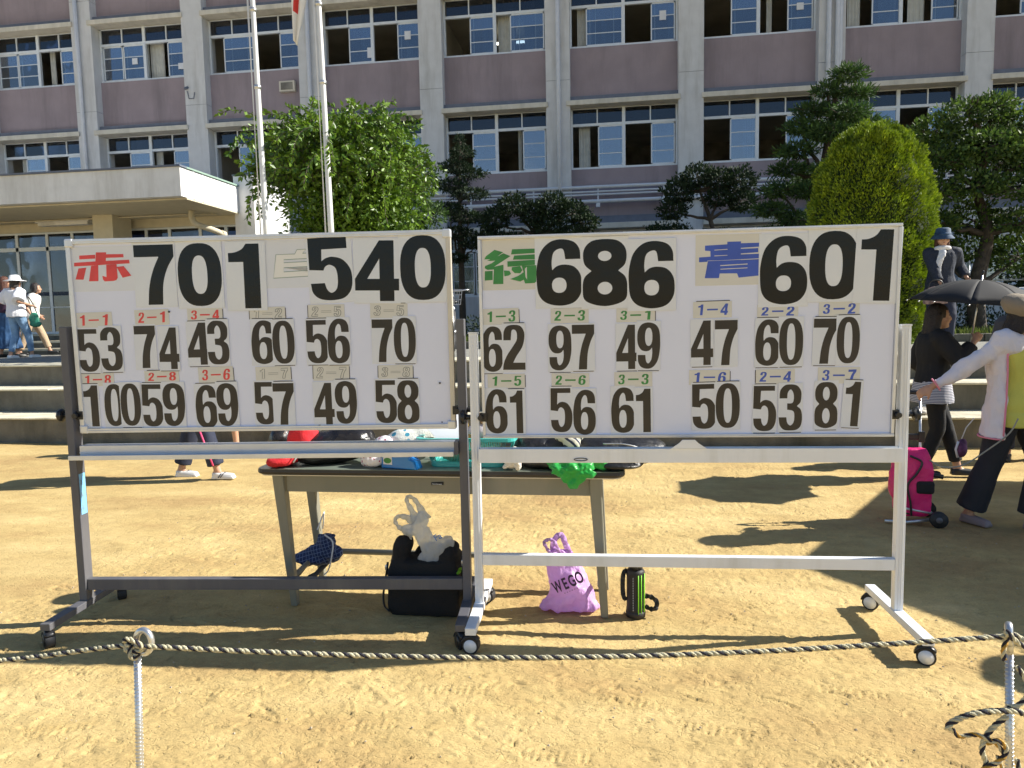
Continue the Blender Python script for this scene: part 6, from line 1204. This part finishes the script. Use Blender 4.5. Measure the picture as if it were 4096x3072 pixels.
for k in range(NR):
    a0,a1=2*PI*k/NR+.25,2*PI*(k+1)/NR+.25; g=[]; NN=7
    for i in range(NN+1):
        r=i/NN; row=[]
        for j_ in range(NN+1):
            q=j_/NN; p=upt(a0,r).lerp(upt(a1,r),q); 
            if i==NN: p=p*1; 
            row.append(p+V((0,0,.03*math.sin(PI*q)*r*(1-.9*r))) - (V((p.x,p.y,0))*.06*math.sin(PI*q)*(r**6)))
        g.append(row)
    mb=MB(); mb.add([p for row in g for p in row],[(i*(NN+1)+j_,i*(NN+1)+j_+1,(i+1)*(NN+1)+j_+1,(i+1)*(NN+1)+j_) for i in range(NN) for j_ in range(NN)])
    o=obj('canopy_panel',mb,mat('black_umbrella_cloth',(.012,.012,.014),.8) if k==0 else bpy.data.materials['black_umbrella_cloth'],um,True); md=o.modifiers.new('s','SOLIDIFY'); md.thickness=.002
    rb=MB(); rb.tube([upt(a0,r)-V((0,0,.006)) for r in np.linspace(.02,1,9)],.0035,5); rb.tube([V((0,0,.36)),upt(a0,.5)-V((0,0,.006))],.0025,4); rb.ell(upt(a0,1.02)-V((0,0,.004)),(.007,.007,.007)); obj('rib',rb,M['galv'],um,True)
sft=MB(); sft.cyl((0,0,-.05),(0,0,.6),.0065,10); obj('shaft',sft,M['galv'],um,True); sft=MB(); sft.cyl((0,0,-.1),(0,0,.02),.014,10); sft.ell((0,0,.62),(.009,.009,.02)); obj('handle',sft,M['blackp'],um,True)
# yellow shirt lady with cart
W7=person('person in yellow shirt, white jacket and beige cap pulling the pink trolley bag',2.63,5.08,0,PI+.5,1.49,feet=((.165,-.18,0),(-.06,.1,0)),hands=((.48,-.33,.885),(-.3,.2,.85)),yaw=.75,tilt=-.28,curl=1.0,vox=.009,top=dict(m=mat('yellow_polo',(.62,.6,.12),.85,bump=.2,bscale=150,var=.05),g=.03,z0=-.12,sleeve=.02,open=.03,name='polo_shirt'),bottom=dict(m=mat('charcoal_trousers',(.016,.018,.026),.8,bump=.15,bscale=100),kind='pants',g=.022,hem=.058,len=.95),shoes=dict(m=mat('grey_sandal',(.25,.2,.2),.6)),hair='bob',hat=dict(kind='cap',m=mat('beige_cap_cloth',(.27,.22,.16),.85,bump=.3,bscale=200),m2=tan),elbow=((.1,.0,-1),(-.3,-1,-.2)))
mk=MB(); HPf=W7['HP']; mk.ell(HPf(0,.07,-.055),(.05,.035,.042),14,9,W7['Hm']); obj('face_mask',mk,M['papers'],W7['t'],True)
jk=MB(); s=W7['s']; hz=W7['hip']; R=[]
for zz,rx,ry in ((-.2,.255,.2),(-.05,.235,.185),(.1,.215,.165),(.25,.21,.16),(.38,.225,.17),(.45,.205,.15),(.49,.13,.1)):
    ring=[]; A=np.linspace(-PI*1.12,PI*.13,22)   # open at the front left
    for a in A: ring.append(V((math.cos(a)*rx*s,math.sin(a)*ry*s,hz+zz*s)))
    for a in A[::-1]: ring.append(V((math.cos(a)*(rx-.022)*s,math.sin(a)*(ry-.022)*s,hz+zz*s)))
    R.append(ring)
jk.rings(R); j=W7['j']; sh_=W7['sh']
for k in (1,-1):
    el,wr=j[('e',k)],j[('w',k)]; jk.caps(sh_[k]-V((k*.07,0,-.0)),sh_[k]+V((0,.01,.0)),.1*s); jk.tube([sh_[k],sh_[k].lerp(el,.5),el],[.074*s,.066*s,.058*s],16); jk.caps(el,el,.058*s); jk.tube([el,el.lerp(wr,.5),el.lerp(wr,.88)],[.058*s,.052*s,.043*s],16)
blob('jacket',jk,mat('white_jacket',(.72,.69,.75),.8,bump=.25,bscale=90),W7['t'],.009,1,.02,8,4,stretch=(1.4,1.4,.8))
tm=MB(); A=PI*.13; tm.tube([V((math.cos(A)*(rx+.004)*s,math.sin(A)*(ry+.004)*s,hz+zz*s)) for zz,rx,ry in ((-.2,.255,.2),(-.05,.235,.185),(.1,.215,.165),(.25,.21,.16),(.38,.215,.155),(.45,.19,.13))],.006,6); obj('pink_trim',tm,mat('pink_piping',(.75,.25,.35),.7),W7['t'],True); tm=MB(); tm.tube([V((math.cos(a)*.257*s,math.sin(a)*.202*s,hz-.2*s)) for a in np.linspace(PI*.13,-PI*.5,12)],.006,6)
el,wr=j[('e',1)],j[('w',1)]; e2=el.lerp(wr,.89); dd=(wr-el).normalized(); u=dd.orthogonal().normalized(); v=dd.cross(u); obj('pink_hem',tm,bpy.data.materials['pink_piping'],W7['t'],True); tm=MB(); tm.tube([e2+u*.045*math.cos(a)+v*.045*math.sin(a) for a in np.linspace(0,2*PI,15)[:-1]],.005,6,closed=True); obj('cuff_trim',tm,bpy.data.materials['pink_piping'],W7['t'],True)
cl=MB(); c=W7['hc']; cl.tube(catmull([(-.07,.07,c.z-.14),(-.03,.11,c.z-.18),(0,.12,c.z-.25),(.03,.11,c.z-.18),(.07,.07,c.z-.14)],5),[.02]*21,8,flat=.45); obj('collar',cl,bpy.data.materials['yellow_polo'],W7['t'],True)
# trolley bag
t=thing('trolley_bag','bright pink trolley bag with black straps and two tube handles','trolley bag',(2.03,5.16,0),-.15)
pk_=mat('pink_nylon',(.72,.015,.17),.45,var=.1,vscale=8,bump=.3,bscale=60); mb=MB()
mb.rings([[V((x,y,z)) for x,y in ((-w_,-d_),(0,-d_*1.15),(w_,-d_),(w_*1.1,0),(w_,d_),(0,d_*1.12),(-w_,d_),(-w_*1.1,0))] for w_,d_,z in ((.08,.07,.05),(.1,.09,.08),(.105,.1,.25),(.11,.1,.38),(.1,.085,.46),(.07,.06,.515))]); mb.ell((-.1,-.01,.28),(.05,.07,.13)); blob('body',mb,pk_,t,.009,4,.006,12)
mb=MB(); mb.tube(catmull([(-.04,-.115,.48),(.03,-.122,.44),(.0,-.125,.36),(-.05,-.122,.28),(-.03,-.12,.16),(-.02,-.11,.07)],6),.008,6); mb.tube([(.1,-.08,.08),(-.08,-.095,.08)],.008,6); obj('strap',mb,M['blackp'],t,True)
mb=MB(); mb.box((.0,-.125,.22),(.115,.09,.31)); obj('black_pocket',mb,blk,t,bevel=.02)
mb=MB(); mb.cyl((-.03,.08,.07),(-.045,.1,.87),.009,10); mb.cyl((.07,.06,.07),(.055,.08,.87),.009,10); obj('handle_tube',mb,M['galv'],t,True)
mb=MB(); mb.tube([(-.045,.1,.87),(-.03,.1,.89),(.04,.085,.89),(.055,.08,.87)],.016,8); obj('grip',mb,M['blackp'],t,True)
mb=MB(); mb.box((-.06,.065,.56),(.085,.11,.6)); mb.box((.05,.055,.545),(.088,.11,.62)); mb.box((-.07,.07,.57),(-.03,.12,.625)); obj('cross_bar',mb,M['blackp'],t,bevel=.004)
mb=MB(); mb.cyl((.0,.0,.36),(.18,-.05,.33),.016,8); obj('side_grip',mb,M['blackp'],t,True)
for y in (-.13,.16):
    w_=MB(); w_.cyl((.14,y-.015,.055),(.14,y+.015,.055),.055,24); wo=obj('wheel',w_,M['rubber'],t,True); w_=MB(); w_.cyl((.14,y-.018,.055),(.14,y+.018,.055),.02,14); obj('wheel_hub',w_,M['dsteel'],wo,True)
mb=MB(); mb.cyl((.14,-.13,.055),(.14,.16,.055),.008,8); mb.cyl((.07,.05,.09),(.14,.05,.055),.009,8); mb.cyl((-.13,-.11,.13),(.12,-.1,.085),.008,8); mb.tube([(-.18,-.1,.02),(-.05,-.1,.02),(.1,-.1,.045)],.012,6); obj('axle_frame',mb,M['galv'],t,True)
cd=MB(); cd.tube(catmull([(2.53,4.86,.76),(2.49,4.88,.66),(2.4,4.95,.54),(2.28,5.0,.43),(2.17,5.04,.41),(2.1,5.06,.45)],8),.005,6); o=obj('cord',cd,mat('grey_cord',(.3,.3,.27),.7),None,True); tag(o,'thin grey cord sagging between the yellow shirt wearer and the pink trolley','cord')
pch=thing('small_pouch','small navy and pink pouch hanging behind the yellow shirt wearer','pouch',(2.56,5.65,.42)); mb=MB(); mb.ell((0,0,0),(.04,.05,.065)); mb.ell((.01,0,.04),(.03,.03,.04)); blob('body',mb,mat('navy_pink_cloth',(.12,.04,.12),.7,var=.7,vscale=18),pch,.007,3); mb=MB(); mb.tube([(-.03,-.02,-.06),(-.045,-.02,0),(-.03,-.02,.06)],.008,6); mb.tube([(0,0,.07),(.03,0,.16),(.06,-.05,.24)],.004,5); obj('trim',mb,M['papers'],pch,True)
# person behind with white cap
person('person in dark clothes with white cap, behind the yellow shirt wearer',3.88,7.4,0,PI-.5,1.62,yaw=-.4,top=dict(m=mat('grey_dark_cloth',(.06,.06,.07),.8),g=.03,z0=-.06,sleeve=1.8),bottom=dict(m=navy,kind='pants'),shoes=dict(m=blks),hat=dict(kind='bucket',m=mat('white_cap_cloth',(.72,.7,.68),.8)),hair='bob')
# folded clothes on the step behind
b=lump('clothes_pile','pile of folded pale clothes lying on the concrete step at right','clothes',[((3.42,8.3,.37),(.16,.12,.045)),((3.5,8.35,.42),(.13,.1,.05)),((3.3,8.25,.35),(.1,.1,.03))],mat('pale_clothes',(.55,.5,.42),.85,var=.3,vscale=14),wr=.012,ws=14,seed=21)
# outside the frame at right: a big parasol and a spectator, whose shadows cross the sand
t=thing('parasol','large white six sided parasol standing outside the right edge','parasol',(6.35,4.75,0)); cv=[(4.04,4.90),(5.4,7.15),(7.9,7.1),(9.2,4.9),(7.9,2.9),(5.35,3.05)]
mb=MB(); ap_=V((.0,0,3.0)); ring=[V((a-6.35,b-4.75,2.3)) for a,b in cv]
for k in range(6): a,b=ring[k],ring[(k+1)%6]; mb=MB(); mb.add([ap_,a,b,b-V((0,0,.14)),a-V((0,0,.14))],[(0,1,2),(1,4,3,2)]); o=obj('canopy_panel',mb,wht,t); md=o.modifiers.new('s','SOLIDIFY'); md.thickness=.004; rb=MB(); rb.tube([V((0,0,2.97)),a-V((0,0,.02))],.012,6); obj('rib',rb,M['galv'],t)
mb=MB(); mb.cyl((0,0,0),(0,0,3.05),.03,12); mb.cyl((0,0,0),(0,0,.1),.3,24); obj('pole',mb,M['galv'],t,True)
person('spectator in dark clothes with a wide hat standing outside the right edge',3.62,3.44,0,PI/2+.3,1.56,top=dict(m=navy,g=.03,z0=-.06,sleeve=1.5),bottom=dict(m=navy,kind='pants'),shoes=dict(m=blks),hat=dict(kind='wide',m=tan),vox=.016)
